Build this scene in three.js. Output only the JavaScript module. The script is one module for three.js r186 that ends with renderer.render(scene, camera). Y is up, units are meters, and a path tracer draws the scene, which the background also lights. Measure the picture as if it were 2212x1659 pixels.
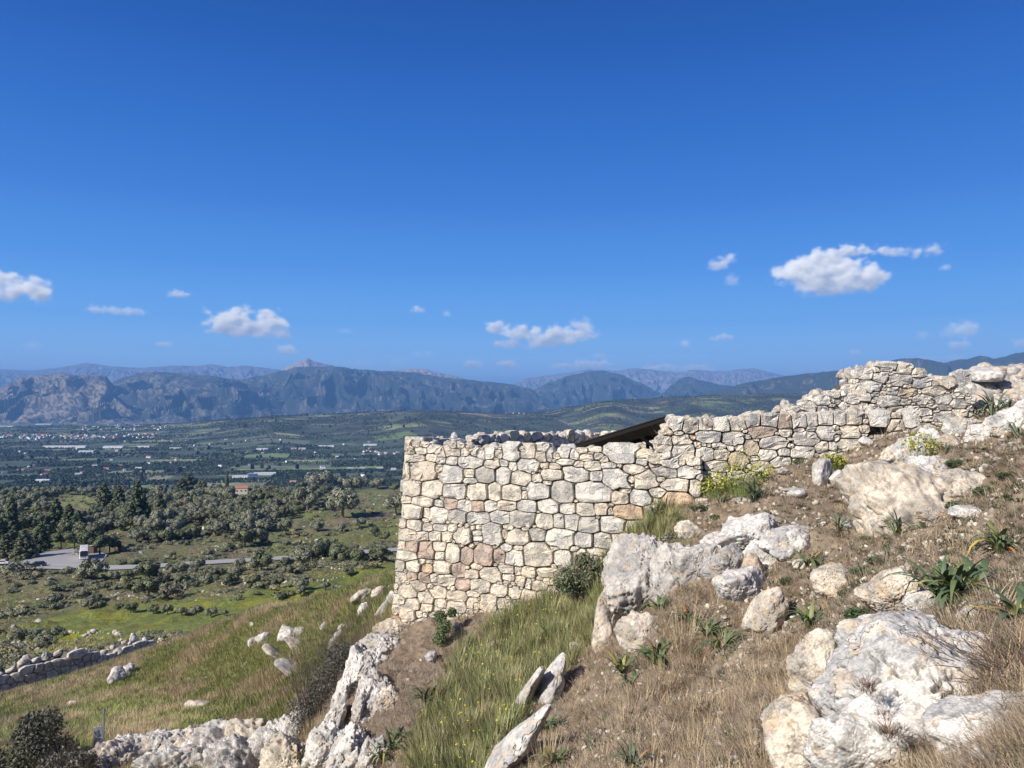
import * as THREE from 'three';
import { mergeGeometries, mergeVertices, toCreasedNormals } from 'three/addons/utils/BufferGeometryUtils.js';
import { RoundedBoxGeometry } from 'three/addons/geometries/RoundedBoxGeometry.js';
import { createNoise2D, createNoise3D } from 'simplex-noise';

// ---------- camera, sky, sun, exposure (units: metres, y up, the eye is the origin, the view goes towards -z)
const scene = new THREE.Scene();
const FOCAL = 1640, CX = 1106, CY = 829.5, PITCH = Math.atan(45.5 / FOCAL), SP = Math.sin(PITCH), CP = Math.cos(PITCH);
const camera = new THREE.PerspectiveCamera(2 * Math.atan(CY / FOCAL) * 180 / Math.PI, 4 / 3, 0.1, 90000);
camera.rotation.x = PITCH;
scene.add(camera);
const renderer = new THREE.WebGLRenderer();
renderer.toneMapping = THREE.LinearToneMapping;
renderer.toneMappingExposure = 1.36;
renderer.shadowMap.enabled = true;
const SUN = new THREE.Vector3(-0.66, 0.56, 0.50).normalize();
const sun = new THREE.DirectionalLight(new THREE.Color().setRGB(1.0, 0.94, 0.85), 5.0);
sun.name = 'sunlight';
sun.position.copy(SUN).multiplyScalar(120);
sun.castShadow = true;
Object.assign(sun.shadow.camera, { left: -70, right: 70, top: 70, bottom: -70, near: 1, far: 400 });
sun.shadow.mapSize.set(4096, 4096);
scene.add(sun, sun.target);
scene.fog = new THREE.FogExp2(new THREE.Color().setRGB(0.22, 0.50, 1.0), 0.00006);

// ---------- small helpers
function mulberry(a) { return () => { a |= 0; a = a + 0x6D2B79F5 | 0; let t = Math.imul(a ^ a >>> 15, 1 | a); t = t + Math.imul(t ^ t >>> 7, 61 | t) ^ t; return ((t ^ t >>> 14) >>> 0) / 4294967296; }; }
const n2 = createNoise2D(mulberry(11)), n3 = createNoise3D(mulberry(12));
const { clamp, lerp, smoothstep } = THREE.MathUtils;
const V3 = (x, y, z) => new THREE.Vector3(x, y, z);
const C = (r, g, b) => new THREE.Color().setRGB(r, g, b);
const fbm2 = (x, y, o = 4) => { let s = 0, a = .5; for (let i = 0; i < o; i++) { s += a * n2(x, y); x = x * 2.03 + 17.1; y = y * 2.03 - 9.7; a *= .5; } return s; };
const fbm3 = (x, y, z, o = 4) => { let s = 0, a = .5; for (let i = 0; i < o; i++) { s += a * n3(x, y, z); x = x * 2.03 + 7.1; y = y * 2.03 - 3.7; z = z * 2.03 + 1.3; a *= .5; } return s; };
const step01 = (x, a, b) => { const t = clamp((x - a) / (b - a), 0, 1); return t * t * (3 - 2 * t); };
// a direction of sight through a point of the 2212 x 1659 sheet on which the survey was made, cut at depth D in front of the eye
function at(px, py, D) { const x = (px - CX) / FOCAL, y = -(py - CY) / FOCAL, k = D / (CP - y * SP); return V3(x * k, (y * CP + SP) * k, -D); }
function sheet(v) { const f = v.y * SP - v.z * CP, u = v.y * CP + v.z * SP; return [CX + v.x / f * FOCAL, CY - u / f * FOCAL]; }
function curve(list, smooth = true) {   // piecewise curve through [x, y] points
  return (x) => {
    if (x <= list[0][0]) return list[0][1];
    for (let i = 1; i < list.length; i++) if (x <= list[i][0]) {
      let t = (x - list[i - 1][0]) / (list[i][0] - list[i - 1][0]);
      if (smooth) t = lerp(t, t * t * (3 - 2 * t), .5);
      return lerp(list[i - 1][1], list[i][1], t);
    }
    return list[list.length - 1][1];
  };
}
const used = new Map();
function numbered(name) { const k = used.get(name) ?? -1; used.set(name, k + 1); return k < 0 ? name : name + '_' + String(k + 1).padStart(3, '0'); }
function tag(o, label, category, group, kind) {
  if (label) o.userData.label = label;
  if (category) o.userData.category = category;
  if (group) o.userData.group = group;
  if (kind) o.userData.kind = kind;
  return o;
}
function mesh(name, geometry, material, parent = scene) {
  const m = new THREE.Mesh(geometry, material);
  m.name = parent === scene ? numbered(name) : name; m.castShadow = m.receiveShadow = true;
  parent.add(m);
  return m;
}
function thing(name, position, label, category, group) {
  const g = new THREE.Group(); g.name = numbered(name); g.position.copy(position); scene.add(g);
  return tag(g, label, category, group);
}
function part(name, geometry, material, parent) {   // parts of one thing are numbered within it
  const k = parent.userData.count ??= new Map(), n = k.get(name) ?? -1;
  k.set(name, n + 1);
  return mesh(n < 0 ? name : name + '_' + String(n + 1).padStart(3, '0'), geometry, material, parent);
}
function copyOf(source, name, position, turn, scale) {
  const c = source.clone(); c.userData = {}; c.name = numbered(name); c.position.copy(position); c.rotation.set(0, turn, 0); c.scale.set(...(scale.length ? scale : [scale, scale, scale])); scene.add(c);
  return c;
}
function geo(pos, idx, uv, col) {
  const g = new THREE.BufferGeometry();
  g.setAttribute('position', new THREE.Float32BufferAttribute(pos, 3));
  if (uv) g.setAttribute('uv', new THREE.Float32BufferAttribute(uv, 2));
  if (col) g.setAttribute('color', new THREE.Float32BufferAttribute(col, 3));
  if (idx) g.setIndex(idx);
  g.computeVertexNormals();
  return g;
}
function instances(name, geometry, material, list, label, category, kind = 'stuff') {   // list of [position, quaternion, scale vector, colour]
  const m = new THREE.InstancedMesh(geometry, material, list.length), M = new THREE.Matrix4();
  list.forEach(([p, q, s, c], i) => { m.setMatrixAt(i, M.compose(p, q, s)); if (c) m.setColorAt(i, c); });
  m.name = numbered(name); m.castShadow = m.receiveShadow = true;
  scene.add(m);
  return tag(m, label, category, null, kind);
}

// ---------- the sky: clear air, deeper overhead, paler and warmer round the sun, with small fair-weather clouds low down
{
  const W = 4096, H = 2048, data = new Float32Array(W * H * 4);
  const stops = [[0, [1.0, 1.25, 1.5]], [2, [.66, .96, 1.32]], [4, [.36, .70, 1.18]], [6, [.19, .51, 1.05]], [10, [.083, .325, .885]], [15, [.036, .198, .695]], [20, [.017, .138, .575]], [25, [.006, .095, .45]], [30, [.003, .062, .335]], [45, [.002, .046, .26]], [90, [.002, .032, .2]]];
  const air = (e) => { for (let i = 1; i < stops.length; i++) if (e <= stops[i][0]) { const t = (e - stops[i - 1][0]) / (stops[i][0] - stops[i - 1][0]); return stops[i][1].map((v, c) => lerp(stops[i - 1][1][c], v, t)); } return stops[stops.length - 1][1]; };
  for (let row = 0; row < H; row++) {
    const up = ((row + .5) / H - .5) * Math.PI, base = up > 0 ? air(up * 180 / Math.PI) : [.13, .12, .09];
    for (let col = 0; col < W; col++) {
      const i = (row * W + col) * 4; let glow = 0;
      if (up > 0) { const a = ((col + .5) / W - .5) * 2 * Math.PI, c = Math.cos(a) * Math.cos(up) * SUN.x + Math.sin(up) * SUN.y + Math.sin(a) * Math.cos(up) * SUN.z; if (c > 0) glow = .1 * c ** 3 + .32 * c ** 16 + .9 * c ** 90; }
      data[i] = base[0] * .735 + glow; data[i + 1] = base[1] * .735 + glow * .96; data[i + 2] = base[2] * .735 + glow * .86; data[i + 3] = 1;
    }
  }
  // clouds: heaps of round puffs on a flat base, marched through with light from the sun
  const rnd = mulberry(77);
  // [x, y, half width, half height, thickness, lumps]
  const CL = [[1790, 600, 84, 39, .9, [[-.55, -.35, .5], [-.1, -.45, .62], [.3, -.1, .6], [.75, .05, .5], [-.2, .1, .55], [.1, .45, .45], [-.95, -.3, .26], [.5, .3, .45]]],
    [1842, 541, 38, 12, .55, [[-.6, .2, .5], [0, 0, .7], [.6, .0, .6]]], [1965, 543, 50, 14, .42, [[-.8, -.3, .4], [-.3, 0, .5], [.3, .1, .5], [.85, .1, .5]]], [1562, 566, 30, 17, .4, [[-.4, .3, .5], [.3, -.2, .6]]],
    [1582, 606, 16, 12, .12, [[0, 0, .9]]],
    [535, 702, 72, 28, 1.0, [[-.55, .1, .52], [-.35, -.4, .5], [-.1, -.2, .5], [.42, -.15, .5], [.3, .3, .55], [-.2, .45, .5], [.8, .6, .3]]],
    [16, 628, 58, 26, .8, [[-.9, .4, .6], [-.5, -.3, .5], [.1, -.1, .5], [.6, -.15, .48], [-.4, .5, .5]]],
    [248, 671, 44, 9, .35, [[-.5, 0, .6], [.3, .1, .7]]], [385, 636, 22, 7, .35, [[-.2, 0, .7], [.4, -.1, .6]]], [354, 744, 18, 5, .25, [[0, 0, .9]]], [618, 756, 20, 9, .4, [[0, 0, .9]]],
    [902, 669, 16, 6, .3, [[0, 0, .9]]], [964, 679, 8, 7, .14, [[0, 0, .9]]],
    [1168, 728, 86, 27, .85, [[-.75, .3, .4], [-.4, -.1, .5], [0, .05, .55], [.35, -.3, .48], [.7, 0, .45], [-.1, .5, .5], [.85, .35, .3]]], [1260, 712, 26, 22, .4, [[0, -.2, .7], [.2, .4, .6]]], [1070, 710, 19, 14, .5, [[0, 0, .8], [.5, .5, .5]]],
    [1024, 787, 19, 10, .5, [[-.2, 0, .8], [.6, .4, .4]]], [1095, 788, 23, 7, .5, [[0, 0, .9]]], [1260, 790, 62, 12, .5, [[-.6, .2, .5], [0, -.1, .6], [.6, 0, .5]]], [1425, 797, 34, 11, .55, [[-.3, 0, .7], [.5, .2, .6]]], [1515, 798, 34, 10, .5, [[-.3, 0, .7], [.5, .2, .5]]],
    [1560, 729, 24, 9, .3, [[-.5, .4, .5], [.3, 0, .6]]], [1482, 744, 12, 7, .15, [[0, 0, .9]]], [1295, 770, 18, 6, .15, [[0, 0, .9]]],
    [2072, 744, 22, 12, .35, [[-.2, .2, .7], [.4, -.1, .5]]], [2095, 714, 13, 14, .3, [[0, 0, .9]]], [2060, 717, 9, 13, .15, [[0, 0, .9]]], [2048, 577, 10, 5, .2, [[0, 0, .9]]], [1998, 726, 12, 8, .12, [[0, 0, .9]]],
    [2212, 744, 28, 9, .2, [[0, 0, .9]]], [1853, 762, 12, 5, .2, [[0, 0, .9]]], [1480, 742, 12, 8, .12, [[0, 0, .9]]], [915, 766, 22, 8, .14, [[-.3, .2, .6], [.4, -.1, .6]]], [860, 784, 18, 9, .1, [[0, 0, .9]]], [770, 785, 40, 8, .1, [[-.5, 0, .6], [.4, 0, .7]]], [745, 716, 20, 5, .08, [[0, 0, .9]]], [1760, 800, 60, 8, .2, [[-.5, .2, .6], [.4, 0, .6]]], [2030, 776, 40, 9, .2, [[-.4, .2, .6], [.5, 0, .6]]], [70, 748, 16, 8, .08, [[0, 0, .9]]]];
  for (let k = 0; k < 10; k++) { const a = (rnd() * 2 - 1) * 2600; CL.push([CX + (a > 0 ? 1300 : -1300) + a, 560 + rnd() * 200, 60 + rnd() * 60, 20 + rnd() * 18, .7, [[-.5, .2, .5], [0, -.2, .6], [.5, .1, .5]]]); }
  const L = V3(-.62, .62, .42).normalize();
  CL.forEach(([cx, cy, hw, hh, thick, lumps], ci) => {
    const R = Math.max(hw, hh), puffs = [], ax = clamp(hw / hh / 1.5, 1, 3.2);
    for (const [lx, ly, lr] of lumps) {
      const r = lr * hh * 1.25; puffs.push([lx * hw / ax, -ly * hh, 0, r]);
      for (let j = 0; j < 5; j++) { const a = rnd() * 6.28, q = r * (.35 + rnd() * .3); puffs.push([lx * hw / ax + Math.cos(a) * r * .8, Math.max(-hh * .75, -ly * hh + Math.sin(a) * r * .7), (rnd() - .5) * r * 1.2, q]); }
    }
    const base = -hh * .78, fq = 1.9 / Math.min(hh, 26);
    const dens = (x, y, z) => {
      let d = -1e9; for (const [a, b, c, r] of puffs) { const q = r - Math.hypot(x / ax - a, y - b, z - c); if (q > d) d = q; }
      d = d / Math.min(hh, 26); if (d < -1) return 0;
      const w = fbm3(x * fq * .34 + ci * 13, y * fq * .5, z * fq * .42, 4) * 1.15, w2 = n3(x * fq * .16 + ci * 5, y * fq * .2, z * fq * .2);
      return clamp((d + w * .75 + w2 * .3 + .05) * 1.4, 0, 1) * step01(y, base - hh * .3, base + hh * .3 + w * hh * .25);
    };
    const dir = V3(), c0 = Math.round((cx - R * 2 - CX) / FOCAL * 652 + W * .25);
    // every texel of the sky map whose direction falls on the cloud
    const e0 = Math.atan((CY + 45.5 - cy) / Math.hypot(FOCAL, cx - CX)), az = Math.atan((cx - CX) / FOCAL), da = R * 1.7 / FOCAL, de = hh * 2 / FOCAL;
    const rowOf = (e) => (e / Math.PI + .5) * H;
    for (let row = Math.max(H / 2, Math.floor(rowOf(e0 - de))); row < rowOf(e0 + de); row++) for (let k = -Math.ceil(da / (2 * Math.PI) * W); k <= da / (2 * Math.PI) * W; k++) {
      const up = ((row + .5) / H - .5) * Math.PI, azp = az + k * 2 * Math.PI / W;
      const x = Math.tan(azp - az) * FOCAL, y = (up - e0) * FOCAL;
      let T = 1, lit = 0; const N = 18, dz = hh * 2.4 / N;
      for (let s = 0; s < N && T > .02; s++) {
        const z = hh * 1.2 - s * dz, d = dens(x, y, z);
        if (d <= .01) continue;
        let sh = 0; for (let j = 1; j <= 5; j++) { const q = j * hh * .16; sh += dens(x + L.x * q, y + L.y * q, z + L.z * q); }
        const a = 1 - Math.exp(-d * thick * 7.5 / N * 2.2), light = (.12 + .88 * Math.exp(-sh * .72 * Math.min(1, thick))) * lerp(.58, 1, step01(y, base, base + hh * 1.2));
        lit += T * a * light; T *= 1 - a;
      }
      const alpha = (1 - T) * Math.min(1, .25 + thick * 1.1);
      if (alpha <= .003) continue;
      const l = lit / Math.max(1e-4, 1 - T), col = [lerp(.24, .98, l), lerp(.29, .96, l), lerp(.40, .93, l)];
      // a direction with azimuth 0 looks along -z; in the map x = cos, z = sin
      const colu = ((Math.floor(((azp - Math.PI / 2) / (2 * Math.PI) + .5) * W)) % W + W) % W, i = (row * W + colu) * 4;
      for (let c = 0; c < 3; c++) data[i + c] = lerp(data[i + c], col[c], alpha);
    }
  });
  const t = new THREE.DataTexture(data, W, H, THREE.RGBAFormat, THREE.FloatType);
  t.mapping = THREE.EquirectangularReflectionMapping; t.magFilter = t.minFilter = THREE.LinearFilter; t.needsUpdate = true;
  scene.background = t; scene.environment = t;
}

// ---------- the shape of the ground: one smooth surface through surveyed points [sheet x, sheet y, depth]
const SURVEY = [
  // right flank and the strip in front of the walls
  [2212, 860, 21], [2150, 885, 19.5], [2080, 908, 19.5], [1890, 946, 19], [1700, 1008, 18.7], [1530, 1068, 18.5], [1430, 1110, 18.2], [1350, 1190, 18.6], [1250, 1272, 19.2], [1100, 1328, 20], [960, 1342, 21], [850, 1360, 21.8],
  [2000, 1050, 14], [1800, 1080, 15], [1600, 1110, 16.4], [2100, 1000, 13.4], [2212, 950, 13.5], [1700, 1180, 13.5], [1450, 1250, 15.6], [1950, 1150, 11.4], [2200, 1080, 10],
  [2040, 1296, 8.5], [2212, 1200, 8.4], [2212, 1340, 6], [1850, 1290, 10.2], [1740, 1356, 10.8], [1600, 1310, 12.6], [1400, 1360, 13.2], [1750, 1510, 8.2], [1500, 1510, 10.6], [1300, 1490, 13.2], [1200, 1405, 16.2], [1050, 1425, 18],
  [1950, 1500, 6.3], [2212, 1500, 4.8], [2212, 1700, 3.8], [1950, 1700, 4.9], [1700, 1659, 6.6], [1400, 1659, 8.7], [1150, 1659, 11], [900, 1659, 14], [950, 1510, 16.6], [800, 1600, 17], [1100, 1540, 14.6],
  // edge of the spur and the drop on its left
  [850, 1385, 20.8], [770, 1440, 20.3], [715, 1540, 19.2], [680, 1659, 17.5], [1106, 2100, 6], [1700, 2300, 3.2], [600, 2000, 12],
  // grass slope below
  [640, 1659, 21], [600, 1600, 24.5], [690, 1500, 25], [450, 1659, 23.5], [150, 1659, 25.5], [0, 1659, 27], [500, 1550, 31], [150, 1550, 37], [0, 1560, 40], [720, 1420, 31], [790, 1340, 29], [840, 1300, 29],
  [640, 1400, 38], [400, 1470, 43], [310, 1410, 54], [0, 1512, 47], [140, 1470, 50], [560, 1318, 49], [450, 1362, 51], [700, 1302, 41], [780, 1296, 36], [-250, 1600, 50], [-250, 1700, 28],
  // over the brow, out of sight
  [560, 1420, 66], [300, 1470, 66], [0, 1530, 62], [150, 1490, 64], [800, 1370, 56], [-250, 1620, 70],
  // behind the bastion, out of sight
  [1000, 1200, 34], [1250, 1130, 38], [1500, 1080, 40], [1900, 1000, 38], [2300, 900, 40], [1150, 1150, 70], [1600, 1100, 80], [2200, 1000, 80],
  // inside the bastion
  [1120, 1070, 24], [1250, 1080, 22], [1330, 1050, 25],
  // valley
  [0, 1462, 86], [0, 1400, 122], [0, 1330, 172], [0, 1262, 216], [0, 1228, 240], [0, 1180, 290], [0, 1130, 370], [0, 1090, 500], [0, 1072, 650], [-300, 1450, 100], [-300, 1260, 230], [-300, 1090, 560],
  [300, 1382, 104], [300, 1330, 142], [300, 1280, 182], [300, 1226, 232], [300, 1172, 290], [300, 1112, 400], [300, 1076, 570], [300, 1070, 680],
  [600, 1305, 112], [600, 1272, 148], [600, 1240, 192], [600, 1208, 240], [600, 1152, 310], [600, 1092, 420], [600, 1074, 590],
  [850, 1290, 105], [850, 1235, 165], [850, 1200, 235], [850, 1152, 300], [850, 1102, 400], [850, 1076, 540], [1200, 1200, 220], [1200, 1100, 400], [1200, 1060, 600], [1700, 1150, 220], [1700, 1050, 600], [2300, 1050, 220], [2300, 1030, 600],
];
const tps = (() => {
  const pts = SURVEY.map(([a, b, d]) => { const v = at(a, b, d); return [v.x / d * 1.6, Math.log(d), v.y / d]; }), n = pts.length, N = n + 3;
  const U = (a, b) => { const r2 = a * a + b * b; return r2 < 1e-12 ? 0 : r2 * Math.log(r2); };
  const A = Array.from({ length: N }, () => new Float64Array(N + 1));
  for (let i = 0; i < n; i++) {
    for (let j = 0; j < n; j++) A[i][j] = U(pts[i][0] - pts[j][0], pts[i][1] - pts[j][1]);
    A[i][i] += .0008;
    A[i][n] = A[n][i] = 1; A[i][n + 1] = A[n + 1][i] = pts[i][0]; A[i][n + 2] = A[n + 2][i] = pts[i][1]; A[i][N] = pts[i][2];
  }
  for (let c = 0; c < N; c++) {
    let p = c; for (let r = c + 1; r < N; r++) if (Math.abs(A[r][c]) > Math.abs(A[p][c])) p = r;
    [A[c], A[p]] = [A[p], A[c]];
    for (let r = 0; r < N; r++) if (r !== c) { const f = A[r][c] / A[c][c]; if (f) for (let k = c; k <= N; k++) A[r][k] -= f * A[c][k]; }
  }
  const w = A.map((r, i) => r[N] / r[i]);
  return (q, l) => { let s = w[n] + w[n + 1] * q + w[n + 2] * l; for (let i = 0; i < n; i++) { const a = q - pts[i][0], b = l - pts[i][1], r2 = a * a + b * b; if (r2 > 1e-12) s += w[i] * r2 * Math.log(r2); } return s; };
})();
const PLAIN = -200;
const brow = curve([[-400, 930], [250, 925], [380, 916], [500, 907], [600, 899], [700, 894], [800, 890], [900, 887], [1000, 889], [1100, 893], [1180, 889], [1240, 877], [1300, 866], [1350, 863], [1450, 858], [1550, 855], [1650, 853], [1750, 850], [1900, 846], [2500, 838]]);
function plainY(x, D) {
  const px = CX + x / D * FOCAL, peak = 5200 + 250 * n2(px * .004, 3) + 500 * step01(px, 1000, 1400), top = -(brow(px) - 875) / FOCAL * peak;
  const w = D < peak ? 1250 : 1500, b = Math.exp(-(((D - peak) / w) ** 2));
  return PLAIN + (top - PLAIN) * b * (1 + .12 * fbm2(x * .0009, D * .0009, 3) * (1 - b * b * .8)) + 5 * fbm2(x * .0007, D * .0007, 3) + 4 * b * fbm2(x * .004, D * .003, 2);
}
const ROADLINE = [[40, 1222, 240], [120, 1222, 238], [200, 1224, 233], [300, 1226.5, 231], [380, 1222, 232], [440, 1218, 234], [520, 1213, 236], [610, 1208, 239], [700, 1203, 242], [800, 1197, 246], [900, 1190, 252]];
function smoothY(x, D) {
  const q = clamp(x / D, -.95, .95) * 1.6;
  if (D >= 700) { const t = step01(D, 620, 1650), b = tps(q, Math.log(700)) * 700; return lerp(b, plainY(x, D), t); }
  const b = tps(q, Math.log(Math.max(D, 2))) * D;
  return D < 620 ? b : lerp(b, plainY(x, D), step01(D, 620, 1650));
}
const roadPts = ROADLINE.map(([a, b, d]) => { const v = at(a, b, d); v.y = smoothY(v.x, d); return v; });
const roadCurve = new THREE.CatmullRomCurve3(roadPts);
const roadDense = roadCurve.getPoints(120);
function nearRoad(x, z) { let m = 1e9; for (let i = 0; i < roadDense.length; i += 2) { const p = roadDense[i], d = Math.hypot(p.x - x, p.z - z); if (d < m) m = d; } return m; }
const PARK = [[28, 1221], [76, 1206], [96, 1196], [120, 1192], [150, 1189], [192, 1190], [214, 1193], [232, 1201], [214, 1222], [190, 1226], [90, 1228]];
function groundY(x, D) {
  let y = smoothY(x, D);
  if (D < 90) {
    const k = step01(D, 90, 45), rough = fbm2(x * .5, D * .5, 4) * .26 + fbm2(x * 2.3 + 40, D * 2.3, 3) * .11;
    y += rough * lerp(.35, 1, step01(D, 30, 18)) * k * step01(D, 2, 5);
  } else if (D < 700) {
    let k = 1; if (D > 200 && D < 280) k = step01(nearRoad(x, -D), 7, 22);
    y += k * (fbm2(x * .035, D * .035, 4) * 2.0 + fbm2(x * .14, D * .14, 2) * .55) * step01(D, 90, 130);
    const st = Math.sin((y + fbm2(x * .02, D * .02, 2) * 3) * 1.9); y += k * .30 * st * step01(D, 100, 130) * step01(D, 330, 220);   // old terraces
  } else y += fbm2(x * .012, D * .012, 3) * 5 * step01(D, 1500, 700);
  return y;
}
function spot(x, D) { return V3(x, groundY(x, D), -D); }
function hit(px, py, from = 3) {   // where the line of sight meets the ground
  const r = at(px, py, 1), f = (d) => r.y * d - groundY(r.x * d, d);
  let a = from, fa = f(a);
  for (let i = 0; i < 900; i++) { const b = a * (a < 80 ? 1.01 : 1.02), fb = f(b); if (fb <= 0 && fa > 0) { let lo = a, hi = b; for (let k = 0; k < 22; k++) { const m = (lo + hi) / 2; if (f(m) > 0) lo = m; else hi = m; } return V3(r.x * hi, groundY(r.x * hi, hi), -hi); } a = b; fa = fb; if (a > 40000) break; }
  return null;
}

// ---------- procedural textures
function tex(size, f, srgb = false, repeat = true) {
  const d = new Uint8Array(size * size * 4);
  for (let y = 0; y < size; y++) for (let x = 0; x < size; x++) { const v = f(x / size, y / size), i = (y * size + x) * 4; d[i] = clamp(v[0], 0, 1) * 255; d[i + 1] = clamp(v[1], 0, 1) * 255; d[i + 2] = clamp(v[2], 0, 1) * 255; d[i + 3] = 255; }
  const t = new THREE.DataTexture(d, size, size); t.magFilter = t.minFilter = THREE.LinearFilter; if (repeat) t.wrapS = t.wrapT = THREE.RepeatWrapping; if (srgb) t.colorSpace = THREE.SRGBColorSpace; t.needsUpdate = true;
  return t;
}
// noise that repeats without a seam: a torus in four dimensions folded into three by mixing two samples
function tile(u, v, f, o = 4, seed = 0) { let s = 0, a = .5, k = f; for (let i = 0; i < o; i++) { const w = (x, y) => n3(x * k, y * k, seed + i * 7.7); const bu = step01(u, .8, 1), bv = step01(v, .8, 1); const r = lerp(lerp(w(u, v), w(u - 1, v), bu), lerp(w(u, v - 1), w(u - 1, v - 1), bu), bv); s += a * r; a *= .5; k *= 2; } return s; }
const T = {};
T.grit = tex(1024, (u, v) => { const a = tile(u, v, 9, 4, 1), b = tile(u, v, 70, 3, 2), c = tile(u, v, 200, 2, 5), h = .78 + .2 * a + .32 * b + .3 * c; return [h, h, h]; });
T.meadow = tex(1024, (u, v) => { const a = tile(u, v, 14, 5, 3), b = tile(u, v, 120, 3, 4), h = .92 + .34 * a + .42 * b; return [h * (1 + .12 * a), h, h * (1 - .15 * a)]; });
T.rockBump = tex(1024, (u, v) => { const a = tile(u, v, 6, 5, 8), r = 1 - Math.abs(tile(u, v, 5, 4, 9)) * 3, b = tile(u, v, 60, 3, 10); const h = .5 + .34 * a - .25 * Math.max(0, r) ** 6 + .2 * b; return [h, h, h]; });
T.stone = tex(1024, (u, v) => {   // weathered limestone: cream, with grey bloom, pale lichen and dark pits
  const a = tile(u, v, 5, 5, 20), g = step01(tile(u, v, 4, 5, 24), -.02, .22), p = step01(tile(u, v, 26, 4, 28), .16, .34), k = step01(tile(u, v, 60, 3, 31), .2, .42), s = tile(u * .35, v, 40, 3, 33);
  let c = [.96 + .12 * a, .915 + .12 * a, .84 + .14 * a];
  c = c.map((x, i) => lerp(x, [.56, .555, .55][i] + .2 * s, g * .8)); c = c.map((x, i) => lerp(x, [1, .98, .93][i], p * .55)); return c.map((x) => x * (1 - .42 * k) + .05 * s);
}, false);
const std = (o) => new THREE.MeshStandardMaterial({ roughness: .95, ...o });

// ---------- the ground sheets
function polarSheet(azs, ds, paint, uvScale) {
  const pos = [], col = [], uv = [], idx = [], nc = azs.length;
  for (const d of ds) for (const a of azs) { const x = Math.tan(a) * d, y = groundY(x, d); pos.push(x, y, -d); const c = paint(x, y, d); col.push(c[0], c[1], c[2]); uv.push(x / uvScale, d / uvScale); }
  for (let r = 0; r + 1 < ds.length; r++) for (let c = 0; c + 1 < nc; c++) { const i = r * nc + c; idx.push(i, i + 1, i + nc, i + 1, i + nc + 1, i + nc); }
  return geo(pos, idx, uv, col);
}
const range = (n, a, b, f = (t) => t) => Array.from({ length: n }, (_, i) => lerp(a, b, f(i / (n - 1))));
const logRange = (n, a, b) => range(n, Math.log(a), Math.log(b)).map(Math.exp);
const azimuths = (n, inner, outer) => { const a = range(n, -inner, inner), s = inner * 2 / (n - 1), out = [...a]; for (let k = 1, x = inner; x < outer; k++) { x += s * 1.25 ** k; out.push(Math.min(x, outer)); out.unshift(-Math.min(x, outer)); } return out; };
const mix3 = (a, b, t) => [lerp(a[0], b[0], t), lerp(a[1], b[1], t), lerp(a[2], b[2], t)];
// how green the near slope is, and how bare: belts along the foot of the wall and on the grass slope
const belt = (list, width) => (px, py) => { let m = 1e9; for (let i = 1; i < list.length; i++) { const [ax, ay] = list[i - 1], [bx, by] = list[i], t = clamp(((px - ax) * (bx - ax) + (py - ay) * (by - ay)) / ((bx - ax) ** 2 + (by - ay) ** 2), 0, 1); m = Math.min(m, Math.hypot(px - lerp(ax, bx, t), py - lerp(ay, by, t)) / width); } return step01(m, 1, .45); };
const greenBelt = belt([[960, 1660], [1020, 1560], [1080, 1450], [1170, 1370], [1250, 1300], [1330, 1215], [1400, 1150]], 120);
const bareBelt = belt([[880, 1420], [950, 1400], [1040, 1380]], 85), darkBelt = belt([[720, 1600], [800, 1560], [880, 1480], [930, 1450]], 95);
const onSpur = (px, py, D) => (D < 24 && !(px < 850 && py < 1400) && px > 660 + 0 * py) ? 1 : 0;
function paintNear(x, y, D) {
  const [px, py] = sheet(V3(x, y, -D)), a = fbm2(x * .35, D * .35, 4), b = fbm2(x * 1.3 + 9, D * 1.3, 4), c = fbm2(x * 5, D * 5, 3);
  if (D > 22.8 || px < 690) {   // the grass slope
    let g = mix3([.33, .28, .13], [.25, .28, .08], step01(a + .4 * b, -.25, .25)); g = mix3(g, [.32, .235, .14], step01(fbm2(x * .12 + 5, D * .12 + 2, 3), .02, .3) * .7);
    return g.map((v) => v * (1 + .25 * c));
  }
  let s = mix3([.34, .255, .175], [.42, .325, .225], step01(a, -.3, .3)); s = mix3(s, [.23, .165, .11], step01(b, .05, .4) * .55);
  s = mix3(s, [.22, .165, .13], darkBelt(px, py) * .75); s = mix3(s, [.42, .32, .22], bareBelt(px, py) * .7); s = mix3(s, [.17, .18, .07], greenBelt(px, py) * .7);
  return s.map((v) => v * (1 + .3 * c));
}
const hill = mesh('hillside', polarSheet(azimuths(430, .66, 1.25), [...logRange(330, 2, 26), ...logRange(120, 26.2, 60)], paintNear, 1.6), std({ vertexColors: true, map: T.grit, bumpMap: T.grit, bumpScale: .03 }));
tag(hill, 'steep stony hillside with dry grass falling away to the left', 'hillside', null, 'structure');
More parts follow.
